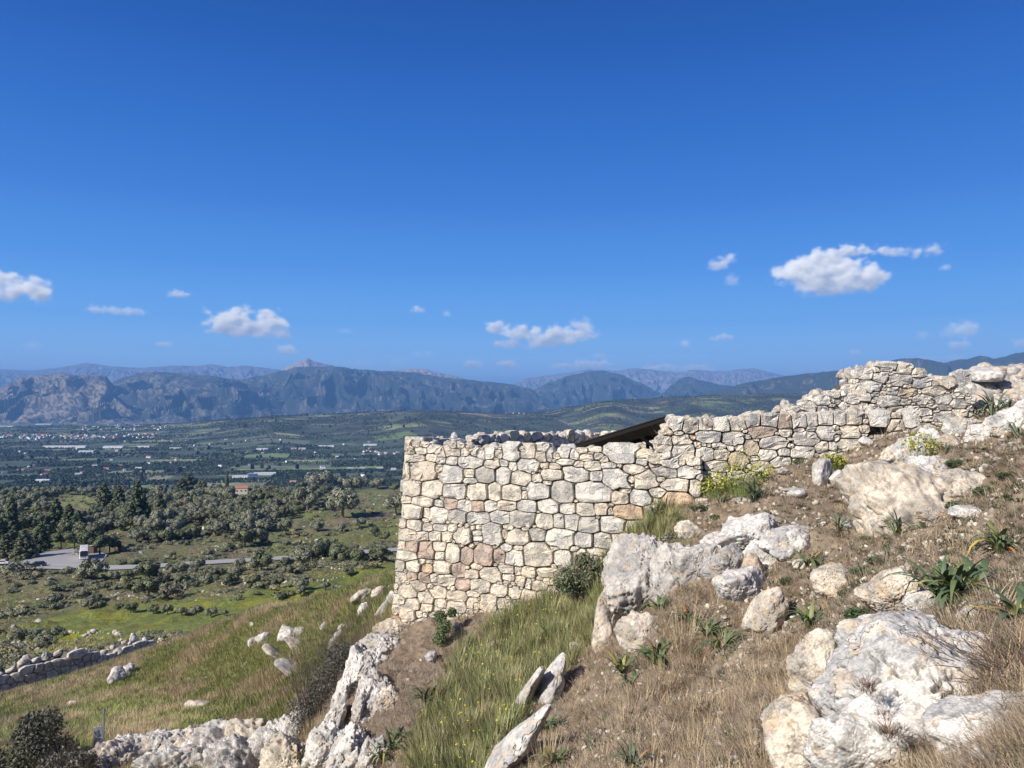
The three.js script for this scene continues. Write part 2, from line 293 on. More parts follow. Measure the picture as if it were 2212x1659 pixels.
function paintValley(x, y, D) {
  const [px, py] = sheet(V3(x, y, -D)), a = fbm2(x * .018, D * .018, 4), b = fbm2(x * .07, D * .07, 4), c = fbm2(x * .4, D * .4, 3);
  const lush = belt([[60, 1385], [200, 1352], [330, 1338], [500, 1328], [700, 1280], [860, 1245]], 56)(px, py), rank = step01(a + b * .5, -.2, .25);
  let g = mix3([.205, .185, .09], [.19, .225, .06], rank);
  g = mix3(g, [.23, .175, .11], step01(fbm2(x * .05 + 20, D * .02, 3), .12, .34) * .8);            // dry weeds
  g = mix3(g, [.21, .25, .035], lush * .85); g = mix3(g, [.36, .33, .03], lush * step01(b, .04, .26) * .6);     // meadow with yellow flowers
  g = mix3(g, [.20, .23, .05], belt([[640, 1180], [760, 1160], [860, 1150]], 26)(px, py) * .6);
  g = mix3(g, [.26, .18, .115], belt([[470, 1195], [560, 1188]], 9)(px, py) * .8); g = mix3(g, [.32, .22, .14], belt([[0, 1195], [40, 1192], [70, 1190]], 12)(px, py));
  g = mix3(g, [.25, .27, .08], belt([[120, 1085], [160, 1080], [190, 1085]], 14)(px, py)); g = mix3(g, [.24, .24, .08], belt([[30, 1125], [90, 1100]], 10)(px, py));
  if (D > 620) g = mix3(g, [.055, .07, .03], step01(D, 620, 900));
  return g.map((v) => v * (1 + .35 * c));
}
const valley = mesh('valley_ground', polarSheet(azimuths(460, .64, 1.05), logRange(330, 58, 1750), paintValley, 7), std({ vertexColors: true, map: T.meadow, bumpMap: T.meadow, bumpScale: .3 }));
tag(valley, 'green valley floor with meadows, old terraces and scrub', 'ground', null, 'structure');

// ---------- the plain, with its fields as the print of a material
const PX = 9000, PD0 = 1500, PD1 = 13500;
const fieldMap = (() => {
  const W = 2048, H = 2048, cv = document.createElement('canvas'); cv.width = W; cv.height = H;
  const g = cv.getContext('2d'), r = mulberry(5), css = (c, k) => 'rgb(' + c.map((v) => Math.round(255 * Math.pow(clamp(v * k, 0, 1), 1 / 2.2))).join(',') + ')';
  g.fillStyle = css([.045, .066, .032], 1); g.fillRect(0, 0, W, H);
  const cols = [[.022, .038, .018], [.026, .044, .02], [.034, .052, .026], [.045, .06, .034], [.05, .062, .042], [.03, .047, .022], [.075, .115, .03], [.11, .12, .06], [.024, .04, .02], [.09, .125, .04], [.14, .14, .08]];
  for (let k = 0; k < 9000; k++) {
    const x = r() * W, y = r() * H, w = 8 + r() * 40, h = 6 + r() * 26, i = Math.floor(r() ** 1.25 * cols.length);
    g.save(); g.translate(x, y); g.rotate(.22 + (r() - .5) * .3 + (x / W - .5) * .3); g.fillStyle = css(cols[i], 1.2 + r() * .8); g.fillRect(-w / 2, -h / 2, w, h);
    if (r() < .12) { g.fillStyle = css([.2, .19, .15], .6 + r() * .5); g.fillRect(-w / 2, -h / 2, w, .9); }
    g.restore();
  }
  for (let k = 0; k < 60; k++) { g.save(); g.translate(r() * W, r() * H); g.rotate(r() * 3); g.fillStyle = css([.30, .24, .15], .5 + r() * .5); g.fillRect(0, 0, 8 + r() * 22, 4 + r() * 9); g.restore(); }
  g.lineWidth = 1.1; for (let k = 0; k < 40; k++) { g.strokeStyle = css([.30, .28, .22], .7 + r() * .4); g.beginPath(); let x = r() * W, y = r() * H, a = .25 + (r() < .5 ? 1.57 : 0) + (r() - .5) * .3; g.moveTo(x, y); for (let j = 0; j < 6; j++) { x += Math.cos(a) * 30; y += Math.sin(a) * 30; a += (r() - .5) * .25; g.lineTo(x, y); } g.stroke(); }
  const t = new THREE.CanvasTexture(cv); t.colorSpace = THREE.SRGBColorSpace; t.flipY = false; t.magFilter = THREE.LinearFilter;
  return t;
})();
{
  const azs = azimuths(420, .64, 1.05), ds = logRange(260, 1700, 42000), pos = [], uv = [], col = [], idx = [], nc = azs.length;
  for (const d of ds) for (const a of azs) {
    const x = Math.tan(a) * d, y = d < 13000 ? groundY(x, d) : PLAIN; pos.push(x, y - (d < 1760 ? 1.5 : 0), -d); uv.push((x + PX) / (2 * PX), (d - PD0) / (PD1 - PD0));
    const n = 1 + .5 * fbm2(x * .004, d * .002, 4) + .35 * fbm2(x * .02, d * .008, 3), up = step01(y, -190, -90), hm = 1 - up * clamp(2.2 * fbm2(x * .0028 + 4, d * .0022, 4) + .15, 0, .6); col.push(n * lerp(1, 1.15, up) * hm, n * lerp(1, .95, up) * hm, n * lerp(1, .95, up) * hm);
  }
  for (let r = 0; r + 1 < ds.length; r++) for (let c = 0; c + 1 < nc; c++) { const i = r * nc + c; idx.push(i, i + 1, i + nc, i + 1, i + nc + 1, i + nc); }
  fieldMap.wrapS = fieldMap.wrapT = THREE.MirroredRepeatWrapping;
  tag(mesh('plain', geo(pos, idx, uv, col), std({ map: fieldMap, vertexColors: true, roughness: 1 })), 'wide green plain of orchards and fields reaching to the mountains', 'plain', null, 'structure');
}

// ---------- the mountains: each range a slope with spurs and gullies rising to its own crest line
function mountains(name, label, crest, D, depth, o = {}) {
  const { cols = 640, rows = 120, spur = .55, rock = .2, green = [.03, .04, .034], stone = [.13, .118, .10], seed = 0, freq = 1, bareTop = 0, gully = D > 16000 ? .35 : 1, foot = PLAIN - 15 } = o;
  const x0 = crest[0][0], x1 = crest[crest.length - 1][0], top = curve(crest), pos = [], col = [], idx = [], uv = [];
  for (let r = 0; r < rows; r++) for (let c = 0; c < cols; c++) {
    const px = lerp(x0, x1, c / (cols - 1)), q = (px - CX) / FOCAL, t = r / (rows - 1) * 1.3, d = D - depth + depth * t, x = q * D * lerp(1 - .0, d / D, 1);
    const H = -(top(px) - 875) / FOCAL * D, wx = x / 1000 * freq + seed * 5.3, wz = d / 1000 * freq;
    // spurs run down from the crest: ridged noise drawn out along the fall line
    const warp = fbm2(wx * .8, wz * .8, 3), rid = 1 - Math.abs(n2(wx * .62 + warp * .7, wz * .22 + seed)) * 1.9, rid2 = 1 - Math.abs(n2(wx * 1.25 + warp, wz * .5 + 5)) * 1.9, fine = fbm2(wx * 3.2, wz * 2.4, 4);
    const tt = Math.min(t, 1), bulge = tt * (1 - tt) * 4, s = lerp(tt ** 1.5, tt ** .8, clamp(rid * .5 + .35, 0, 1) * spur + (1 - spur) * .5);
    let h = foot + (H - foot) * (s + bulge * gully * (.26 * (rid - .4) + .13 * (rid2 - .45) + .035 * fine) + .012 * bulge * fbm2(wx * 14, wz * 10, 3)) + (H - foot) * .015 * fbm2(wx * 6, seed, 3) * tt;
    if (t > 1) h = H - (H - foot) * (t - 1) * 1.2 + (H - foot) * .02 * fine;
    pos.push(x, h, -d); uv.push(px / 30, t * 6);
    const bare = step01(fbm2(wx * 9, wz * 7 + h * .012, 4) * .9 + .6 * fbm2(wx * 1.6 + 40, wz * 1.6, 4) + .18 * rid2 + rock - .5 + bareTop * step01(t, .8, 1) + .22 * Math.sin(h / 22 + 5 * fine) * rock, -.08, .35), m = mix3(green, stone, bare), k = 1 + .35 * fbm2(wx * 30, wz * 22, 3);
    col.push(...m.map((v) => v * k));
  }
  for (let r = 0; r + 1 < rows; r++) for (let c = 0; c + 1 < cols; c++) { const i = r * cols + c; idx.push(i, i + 1, i + cols, i + 1, i + cols + 1, i + cols); }
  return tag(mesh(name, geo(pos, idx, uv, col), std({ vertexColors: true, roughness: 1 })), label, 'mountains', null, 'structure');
}
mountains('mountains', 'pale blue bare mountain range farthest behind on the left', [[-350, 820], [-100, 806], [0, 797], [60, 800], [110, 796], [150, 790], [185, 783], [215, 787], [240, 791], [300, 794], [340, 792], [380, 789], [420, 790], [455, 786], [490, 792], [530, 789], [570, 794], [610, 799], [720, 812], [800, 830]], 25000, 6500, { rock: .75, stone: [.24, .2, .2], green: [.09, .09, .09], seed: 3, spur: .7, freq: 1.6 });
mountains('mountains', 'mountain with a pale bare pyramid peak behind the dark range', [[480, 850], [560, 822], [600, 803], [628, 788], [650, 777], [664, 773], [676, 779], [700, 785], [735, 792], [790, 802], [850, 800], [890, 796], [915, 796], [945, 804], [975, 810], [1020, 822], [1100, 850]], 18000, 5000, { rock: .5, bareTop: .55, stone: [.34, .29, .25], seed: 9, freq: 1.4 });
mountains('mountains', 'broad dark mountain range below the pale pyramid peak', [[430, 858], [516, 820], [560, 812], [608, 801], [640, 793], [680, 791], [732, 792], [760, 797], [800, 800], [850, 802], [885, 804], [925, 810], [950, 814], [1000, 819], [1050, 824], [1106, 830], [1140, 838], [1168, 855], [1200, 872], [1260, 892]], 13500, 3600, { rock: .22, seed: 21, cols: 760, rows: 140, stone: [.15, .125, .105], green: [.028, .037, .031], freq: 1.05, spur: .8 });
mountains('mountains', 'rounded scrubby mountain with a pale track between the cliffs and the broad range', [[205, 868], [225, 842], [248, 822], [276, 813], [304, 805], [352, 803], [400, 806], [452, 811], [500, 818], [540, 829], [585, 848], [630, 872], [680, 892]], 11800, 2900, { rock: .34, seed: 26, cols: 560, rows: 130, stone: [.17, .145, .12], green: [.03, .038, .03], freq: 1.2, spur: .8 });
mountains('mountains', 'pale cliffs of the mountain nearest on the left', [[-380, 850], [-150, 842], [0, 836], [24, 826], [50, 813], [80, 812], [132, 806], [168, 811], [205, 810], [228, 812], [240, 826], [258, 846], [280, 866], [310, 890]], 10600, 2500, { rock: .52, seed: 28, cols: 560, rows: 130, stone: [.25, .20, .155], green: [.035, .04, .032], freq: 1.3, spur: .7 });
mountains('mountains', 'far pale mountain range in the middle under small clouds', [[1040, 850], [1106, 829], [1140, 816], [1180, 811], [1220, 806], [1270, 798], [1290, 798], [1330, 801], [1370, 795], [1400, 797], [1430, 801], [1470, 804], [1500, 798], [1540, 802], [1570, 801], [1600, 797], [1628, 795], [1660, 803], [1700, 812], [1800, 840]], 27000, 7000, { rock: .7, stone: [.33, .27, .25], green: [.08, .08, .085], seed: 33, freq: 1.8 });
mountains('mountains', 'dark blue pyramid hill in the middle in front of the far range', [[1120, 870], [1150, 842], [1190, 825], [1230, 811], [1275, 802], [1298, 800], [1335, 807], [1380, 825], [1420, 845], [1460, 872]], 15500, 3000, { rock: .2, seed: 41, freq: 1.1, cols: 260 });
mountains('mountains', 'small dark blue hill between the pyramid hill and the right ridge', [[1380, 874], [1430, 850], [1452, 830], [1474, 815], [1486, 813], [1512, 821], [1560, 831], [1620, 838], [1700, 860]], 14000, 2600, { rock: .15, seed: 52, cols: 260 });
mountains('mountains', 'long dark blue wooded ridge rising behind the ruined wall on the right', [[1420, 872], [1500, 853], [1560, 840], [1620, 825], [1700, 812], [1760, 805], [1800, 801], [1850, 798], [1900, 785], [1948, 775], [1980, 773], [2010, 777], [2040, 783], [2080, 776], [2122, 768], [2150, 774], [2212, 760], [2350, 745], [2700, 735]], 9500, 3000, { rock: .12, seed: 63, cols: 620, rows: 100, green: [.032, .042, .032], freq: .9 });

// ---------- stones
const TONES = { cream: [.76, .70, .60], pale: [.78, .745, .68], grey: [.69, .67, .63], warm: [.75, .665, .55], dim: [.56, .535, .495], rose: [.56, .455, .385], rust: [.68, .52, .37], tan: [.65, .55, .43] };
const STONE = Object.fromEntries(Object.entries(TONES).map(([k, c]) => [k, std({ name: 'limestone_' + k, color: C(...c), map: T.stone, bumpMap: T.rockBump, bumpScale: .06 })]));
const tonePick = (r) => { const x = r(); return x < .27 ? 'cream' : x < .66 ? 'pale' : x < .83 ? 'grey' : x < .91 ? 'warm' : x < .95 ? 'dim' : x < .98 ? 'tan' : 'rose'; };
const earthCore = std({ name: 'earth_and_rubble', color: C(.30, .245, .19), map: T.grit, bumpMap: T.grit, bumpScale: .08 });

// a boulder: a ball cut by planes, weathered by noise, with cracks; every point keeps the colour of its own patch of lichen
function rockShape(seed, detail, o = {}) {
  const { cuts = 13, rough = .075, pit = .02, crack = .07, size = [1, 1, 1], freq = 1, sharp = 9 } = o, r = mulberry(seed * 7919 + 13);
  const planes = []; for (let i = 0; i < cuts; i++) { const z = r() * 2 - 1, a = r() * 6.283, q = Math.sqrt(1 - z * z); planes.push([q * Math.cos(a), z, q * Math.sin(a), .62 + r() * .34]); }
  let g = new THREE.IcosahedronGeometry(1, detail); g.deleteAttribute('uv'); g.deleteAttribute('normal'); g = mergeVertices(g, 1e-5);
  const p = g.attributes.position, uv = [], col = [], so = seed * 3.77, m = Math.max(...size);
  for (let i = 0; i < p.count; i++) {
    const x = p.getX(i), y = p.getY(i), z = p.getZ(i); let s = 0, cr = 0;
    for (const [a, b, c, d] of planes) { const k = (a * x + b * y + c * z) / d; if (k > 0) s += k ** sharp; }
    let R = Math.min(1.12, 1 / Math.max(.2, s) ** (1 / sharp));
    const X = x * size[0] * R, Y = y * size[1] * R, Z = z * size[2] * R, f = 1.6 * freq / m;
    R *= 1 + rough * fbm3(X * f + so, Y * f, Z * f, 5) * 2;
    if (detail > 5) {
      const c = Math.abs(n3(X * f * .9 + so + 30, Y * f * .6, Z * f * .9) + .35 * n3(X * f * 3 + so, Y * f * 3, Z * f * 3)); cr = 1 - step01(c, 0, .06); R -= crack * cr;
      R -= pit * Math.max(0, fbm3(X * f * 7 + so, Y * f * 7, Z * f * 7, 3) - .08) * 3;
    }
    const qx = x * R * size[0], qy = y * R * size[1], qz = z * R * size[2];
    p.setXYZ(i, qx, qy, qz); uv.push((qx + qz * .35) / 1.7 + so, (qy - qz * .6) / 1.7 + so * .7);
    const l = fbm3(qx * 1.3 + so, qy * 1.3, qz * 1.3, 5), l2 = fbm3(qx * 4 + so, qy * 4 + 9, qz * 4, 4);
    const w = step01(l + .5 * l2, -.22, .2); let c = [lerp(.66, 1.02, w), lerp(.665, 1.0, w), lerp(.67, .97, w)]; const st = step01(l2 - l * .6, .2, .42) * .5; c = mix3(c, [.84, .66, .46], st); const pk = step01(fbm3(qx * 11 + so, qy * 11, qz * 11, 3), .2, .38) * .35, dirt = (1 - pk) * (1 - .6 * cr); col.push(...c.map((v) => v * dirt));  // colour goes darker in random specks and along the cracks
  }
  g.setAttribute('uv', new THREE.Float32BufferAttribute(uv, 2)); g.setAttribute('color', new THREE.Float32BufferAttribute(col, 3)); g.computeVertexNormals();
  return g;
}
const T_ROCK = { white: [.77, .74, .69], cream: [.74, .655, .54], tan: [.62, .50, .37], grey: [.62, .585, .54], dark: [.38, .365, .345] };
const ROCK = Object.fromEntries(Object.entries(T_ROCK).map(([k, c]) => [k, std({ name: 'rock_' + k, color: C(...c), vertexColors: true, map: T.grit, bumpMap: T.rockBump, bumpScale: .014 })]));
const PEBBLE = Array.from({ length: 8 }, (_, i) => rockShape(300 + i, 3, { cuts: 9, rough: .12, sharp: 7 }));

// one dressed or undressed block of masonry: an outline in the plane of the wall, a rounded shoulder and an uneven face
function blockShape(outline, cx, cy, bulge, r, deep = .2) {
  const K = outline.length, pos = [], uv = [], idx = [], ox = r() * 7, oy = r() * 7, tx = (r() - .5) * .30, ty = (r() - .5) * .26, spin = r() < .5 ? 1 : -1;
  const ring = (scale, z, jit) => { for (const [x, y] of outline) { const j = 1 + (r() - .5) * jit; pos.push(x * scale * j, y * scale * j, z + x * tx + y * ty + (r() - .5) * jit * .22); } };
  ring(.95, -deep, .03); ring(1, -.02, .03); ring(.958, bulge * .78, .05); ring(.62, bulge * (.85 + r() * .4), .3);
  pos.push(0, 0, bulge * (.9 + r() * .25));
  for (let i = 0; i < pos.length; i += 3) uv.push((pos[i] * spin + pos[i + 2] * .6) / 1.9 + ox, (pos[i + 1] + pos[i + 2] * .6) / 1.9 + oy);
  for (let q = 0; q < 3; q++) for (let k = 0; k < K; k++) { const a = q * K + k, b = q * K + (k + 1) % K; idx.push(a, b, b + K, a, b + K, a + K); }
  for (let k = 0; k < K; k++) idx.push(3 * K + k, 3 * K + (k + 1) % K, 4 * K);
  return toCreasedNormals(geo(pos, idx, uv), .42);
}
// keeps the corners of a closed outline and drops the points that lie nearly straight between them
function corners(pts, tol) {
  const n = pts.length; let far = 0, best = -1; for (let i = 1; i < n; i++) { const d = Math.hypot(pts[i][0] - pts[0][0], pts[i][1] - pts[0][1]); if (d > best) { best = d; far = i; } }
  const keep = new Set([0, far]), cut = (a, b) => { let m = -1, w = tol; const [ax, ay] = pts[a % n], [bx, by] = pts[b % n], L = Math.hypot(bx - ax, by - ay) || 1e-9; for (let i = a + 1; i < b; i++) { const [x, y] = pts[i % n], d = Math.abs((bx - ax) * (y - ay) - (by - ay) * (x - ax)) / L; if (d > w) { w = d; m = i; } } if (m > 0) { keep.add(m % n); cut(a, m); cut(m, b); } };
  cut(0, far); cut(far, n);
  return [...keep].sort((a, b) => a - b).map((i) => pts[i]);
}
// fills a stretch of wall with stones: the ones given first, then smaller and smaller ones into what is left
function layStones(seeds, box, inside, sizes, seed, leftEdge) {
  const r = mulberry(seed), S = [...seeds], cell = .7, grid = new Map();
  const key = (i, j) => i * 1000 + j, addTo = (s) => { const k = key(Math.floor(s.u / cell), Math.floor(s.v / cell)); if (!grid.has(k)) grid.set(k, []); grid.get(k).push(s); };
  S.forEach(addTo);
  const near = (u, v) => { const out = [], i = Math.floor(u / cell), j = Math.floor(v / cell); for (let a = -2; a <= 2; a++) for (let b = -2; b <= 2; b++) { const l = grid.get(key(i + a, j + b)); if (l) out.push(...l); } return out; };
  const m4 = (s, u, v) => { const x = (u - s.u) / s.a, y = (v - s.v) / s.b, q = x * x, w = y * y; return q * q + w * w + .6 * q * w; };
  for (const [size, tries, flat] of sizes) for (let t = 0; t < tries; t++) {
    const u = lerp(box[0], box[1], r()), v = lerp(box[2], box[3], r());
    if (!inside(u, v)) continue;
    const a = size * (.8 + r() * .65), b = size * (.62 + r() * .38) * (flat ?? 1), l = near(u, v); let ok = true;
    for (let k = 0; k < 8 && ok; k++) { const x = u + a * .86 * Math.cos(k * .785), y = v + b * .86 * Math.sin(k * .785); for (const s of l) if (m4(s, x, y) < 1.0) { ok = false; break; } }
    if (ok) { const s = { u, v, a, b }; S.push(s); addTo(s); }
  }
  for (const s of S) {
    const l = near(s.u, s.v).filter((q) => q !== s), K = s.a + s.b > .3 ? 40 : 26; s.outline = [];
    const ph = r() * .4;
    for (let k = 0; k < K; k++) {
      const th = k / K * 6.2832 + ph, cx = Math.cos(th), cy = Math.sin(th); let lo = 0, hi = Math.max(s.a, s.b) * 1.6;
      for (let it = 0; it < 11; it++) { const m = (lo + hi) / 2, u = s.u + cx * m, v = s.v + cy * m, q = m4(s, u, v); let bad = q > 5.5; if (!bad) for (const n of l) if (m4(n, u, v) < q) { bad = true; break; } if (bad) hi = m; else lo = m; }
      const R = Math.max(.02, lo - .010) * (1 - .07 * Math.abs(n3(cx * 1.7 + s.u * 3, cy * 1.7 + s.v * 3, 5))); let ox = cx * R; if (leftEdge) ox = Math.max(ox, leftEdge(s.v + cy * R) - s.u + r() * .03); s.outline.push([ox, cy * R]);
    }
    s.outline = corners(s.outline, .07 * Math.min(s.a, s.b) + .004);
  }
  return S;
}
function wallFrame(A, B, bottom) {   // axes of a wall: along, up its face, outward
  const U = B.clone().sub(A).setY(0).normalize(), Q = A.clone().sub(bottom), V = Q.sub(U.clone().multiplyScalar(Q.dot(U))).normalize(), N = U.clone().cross(V).normalize();
  return { O: A.clone(), U, V, N, M: new THREE.Matrix4().makeBasis(U, V, N).setPosition(A),
    uv(px, py) { const d = at(px, py, 1), k = A.dot(N) / d.dot(N), p = d.multiplyScalar(k).sub(A); return [p.dot(U), p.dot(V), k]; } };
}
function buildWall(fr, group, stones, top, o = {}) {   // top(u) is the height of the ruined edge along the wall
  const { seed = 1, thick = 1.1, low = -6, u0, u1, bulge = [.05, .10], hole, caps = 0, capSize = [.12, .26], coreDrop = .12, most = 300 } = o, r = mulberry(seed + 500);
  group.matrix.copy(fr.M); group.matrix.decompose(group.position, group.quaternion, group.scale);
  // body of earth and rubble behind the facing stones
  const n = Math.ceil((u1 - u0) / .16), pos = [], idx = [], uv = [];
  for (let i = 0; i <= n; i++) {
    const u = lerp(u0, u1, i / n), t = top(u) - coreDrop; const rows = 16;
    for (let j = 0; j <= rows; j++) { const v = lerp(low, t, j / rows), h = hole && ((u - hole[0]) / hole[2]) ** 2 + ((v - hole[1]) / hole[3]) ** 2 < 1 ? -.9 : 0; pos.push(u, v, -.10 + h + .03 * n2(u * 5, v * 5)); uv.push(u, v); }
    for (let j = 0; j <= 5; j++) { const z = lerp(-.14, -thick, j / 5); pos.push(u, t + .07 * n2(u * 3, z * 3) - .02, z); uv.push(u, t - z); }
    pos.push(u, low, -thick - .02); uv.push(u, t + 9);
  }
  const R = 17 + 6 + 1; for (let i = 0; i < n; i++) for (let j = 0; j + 1 < R; j++) { const a = i * R + j; idx.push(a, a + R, a + 1, a + R, a + R + 1, a + 1); }
  part('rubble_core', geo(pos, idx, uv), earthCore, group);
  stones.sort((a, b) => b.a * b.b - a.a * a.b);
  const rest = [];
  stones.forEach((s, i) => {
    const g = blockShape(s.outline, s.u, s.v, lerp(bulge[0], bulge[1], r()) * clamp((s.a + s.b) / .55, .45, 1.25), r, .22), tone = s.tone ?? tonePick(r);
    if (i < most) { const m = part('stone', g, STONE[tone], group); m.position.set(s.u, s.v, (r() - .5) * .05); }
    else { g.translate(s.u, s.v, (r() - .5) * .05 - .015); rest.push(g); }
  });
  if (rest.length) tag(part('small_filling_stones', mergeGeometries(rest), STONE.cream, group), null, null, null, 'stuff');
  const q = new THREE.Quaternion(), e = new THREE.Euler();
  for (let i = 0; i < caps; i++) {
    const u = lerp(u0 + .1, u1 - .1, (i + r()) / caps), s = lerp(capSize[0], capSize[1], r()), z = -.05 - r() * Math.max(.1, thick - .15);
    const m = part('cap_stone', PEBBLE[Math.floor(r() * 8)], ROCK[['white', 'cream', 'white', 'grey'][Math.floor(r() * 4)]], group);
    m.position.set(u, top(u) + s * .15 - .06, z); m.rotation.set(r() * 6, r() * 6, r() * 6); m.scale.set(s * (.8 + r() * .6), s * (.7 + r() * .5), s * (.8 + r() * .6));
  }
}

// ---------- the great bastion: surveyed stones [x, y, width, height] on the drawing of its face
const A1 = at(877, 957, 22), B1 = at(1437, 985, 18.7), F1 = wallFrame(A1, B1, at(843, 1352, 21.8));
{
  const ROWS = [
    [270, 260, 60, 85, 310, 235, 70, 40, 375, 240, 60, 35, 355, 275, 95, 45, 435, 270, 90, 50, 290, 287, 40, 30, 490, 290, 90, 60, 530, 285, 55, 65, 590, 290, 70, 50, 650, 290, 60, 60, 690, 265, 70, 40, 715, 290, 50, 60, 760, 305, 70, 60, 815, 300, 70, 70, 875, 300, 50, 50, 965, 290, 120, 110, 1075, 290, 100, 95, 1035, 265, 60, 40, 1175, 260, 70, 60, 1165, 315, 80, 70, 1220, 305, 45, 75, 1265, 310, 50, 40, 1320, 290, 70, 60, 1390, 310, 60, 60, 1440, 280, 60, 40, 1475, 325, 100, 45, 1550, 320, 65, 45, 1530, 270, 70, 35, 1705, 305, 185, 120, 1590, 340, 60, 50, 1855, 305, 100, 60, 1845, 350, 80, 60, 1925, 355, 75, 70, 1980, 305, 80, 60],
    [300, 330, 155, 50, 425, 325, 80, 50, 490, 342, 65, 42, 565, 345, 80, 55, 685, 355, 160, 85, 255, 420, 55, 120, 375, 415, 170, 130, 480, 400, 60, 50, 560, 440, 165, 115, 680, 430, 80, 60, 785, 440, 135, 105, 690, 480, 90, 45, 840, 370, 110, 60, 915, 365, 60, 50, 970, 385, 60, 60, 1080, 375, 140, 90, 910, 440, 110, 120, 1020, 465, 120, 100, 1190, 380, 60, 40, 1250, 385, 80, 40, 1340, 355, 110, 40, 1140, 465, 60, 65, 1235, 440, 150, 75, 1400, 440, 180, 110, 1420, 370, 70, 45, 1510, 380, 110, 70, 1620, 375, 100, 50, 1785, 405, 140, 70, 1540, 450, 90, 80, 1665, 470, 190, 140, 1770, 470, 50, 50, 1870, 475, 160, 120, 2000, 425, 150, 75, 2040, 370, 100, 60, 2150, 425, 120, 75, 1970, 470, 60, 50],
    [285, 535, 150, 95, 430, 535, 145, 115, 585, 550, 150, 105, 735, 555, 145, 115, 850, 555, 85, 120, 970, 560, 135, 105, 1055, 575, 40, 60, 1150, 550, 150, 110, 1205, 495, 60, 35, 1310, 555, 170, 150, 1510, 555, 250, 145, 1695, 595, 105, 95, 1725, 545, 80, 40, 1845, 600, 140, 110, 1950, 560, 110, 70, 2070, 510, 190, 85, 2195, 530, 60, 110, 1950, 620, 70, 50, 2080, 605, 190, 100],
    [245, 610, 80, 50, 365, 620, 150, 65, 480, 635, 70, 50, 555, 635, 90, 85, 645, 650, 95, 80, 735, 650, 85, 75, 825, 650, 90, 70, 935, 650, 125, 65, 1070, 655, 125, 85, 1210, 650, 140, 95, 1345, 670, 100, 80, 1465, 675, 120, 95, 1570, 670, 95, 85, 1630, 690, 40, 50, 1755, 690, 200, 95, 1920, 690, 130, 110, 285, 690, 170, 95, 390, 700, 55, 70, 475, 710, 120, 105, 600, 720, 125, 95, 740, 735, 150, 75, 890, 725, 125, 85, 1040, 735, 165, 110, 1185, 755, 115, 105, 1290, 755, 80, 100, 1370, 755, 110, 110, 1485, 775, 150, 100, 1645, 775, 170, 110, 1775, 795, 85, 85, 1835, 770, 50, 50, 1890, 775, 60, 55],
    [225, 770, 60, 60, 310, 780, 110, 75, 400, 795, 65, 50, 480, 795, 95, 45, 565, 800, 70, 60, 250, 845, 135, 80, 365, 855, 85, 60, 450, 855, 85, 65, 530, 860, 70, 70, 635, 850, 120, 105, 740, 870, 80, 40, 735, 835, 75, 40, 830, 840, 140, 140, 915, 840, 35, 60, 1010, 865, 155, 100, 1140, 845, 100, 90, 1295, 875, 190, 130, 1450, 880, 130, 90, 1575, 885, 120, 100, 1715, 870, 130, 70, 215, 915, 70, 65, 295, 925, 100, 75, 390, 950, 115, 115, 475, 925, 90, 65, 565, 970, 100, 125, 665, 985, 80, 110, 780, 985, 135, 140, 880, 985, 80, 90, 990, 1000, 125, 110, 930, 935, 80, 50, 1145, 975, 190, 160, 1010, 935, 60, 40, 1310, 1000, 135, 105, 1250, 935, 70, 40, 1430, 1000, 115, 110, 1535, 960, 120, 50, 1525, 1015, 95, 60, 1620, 1005, 60, 50, 1390, 940, 60, 40],
    [245, 985, 150, 60, 480, 985, 70, 55, 205, 1055, 75, 80, 300, 1055, 100, 80, 395, 1075, 80, 60, 500, 1070, 115, 85, 605, 1085, 90, 90, 700, 1110, 100, 55, 820, 1110, 150, 95, 935, 1080, 110, 55, 1005, 1085, 50, 60, 1080, 1095, 100, 65, 1215, 1105, 150, 65, 730, 1060, 80, 45, 940, 1130, 90, 50, 1345, 1100, 70, 40, 1400, 1130, 120, 50, 210, 1130, 90, 65, 295, 1120, 75, 55, 375, 1135, 75, 65, 440, 1135, 60, 55, 525, 1150, 110, 80, 640, 1180, 110, 75, 750, 1190, 125, 85, 335, 1190, 90, 70, 265, 1225, 130, 85, 880, 1220, 115, 70, 985, 1235, 90, 70, 1080, 1265, 95, 75, 1025, 1155, 70, 60, 1150, 1190, 100, 60, 1080, 1175, 40, 60, 600, 1260, 140, 65, 475, 1235, 110, 75, 705, 1245, 80, 45, 1230, 1160, 100, 50],
    [195, 1280, 100, 70, 300, 1310, 100, 70, 385, 1270, 100, 75, 490, 1310, 90, 60, 705, 1310, 80, 85, 810, 1310, 115, 115, 915, 1315, 95, 70, 180, 1350, 60, 70, 260, 1380, 110, 80, 590, 1330, 130, 80, 1000, 1330, 90, 60, 180, 1440, 100, 90, 100, 1500, 110, 40, 250, 1440, 60, 60],
  ];
  const ROSE = [[295, 925], [390, 950], [605, 1085], [665, 985], [780, 985], [880, 985], [295, 1120], [1265, 310], [1550, 320], [735, 650], [1925, 355], [555, 635], [640, 1180], [375, 1135]], RUST = [[180, 1440], [395, 1075], [1755, 690], [2080, 605]], GREY = [[560, 440], [785, 440], [1400, 440], [685, 355], [1150, 550], [1310, 555], [600, 720], [740, 735], [1040, 735], [1070, 655], [1645, 775], [1210, 650], [965, 290], [1705, 305], [585, 550], [1140, 845], [1450, 880], [1665, 470], [1510, 555], [1485, 775], [890, 725], [2000, 425]];
  const isIn = (list, x, y) => list.some(([a, b]) => a === x && b === y), seeds = [], r = mulberry(91);
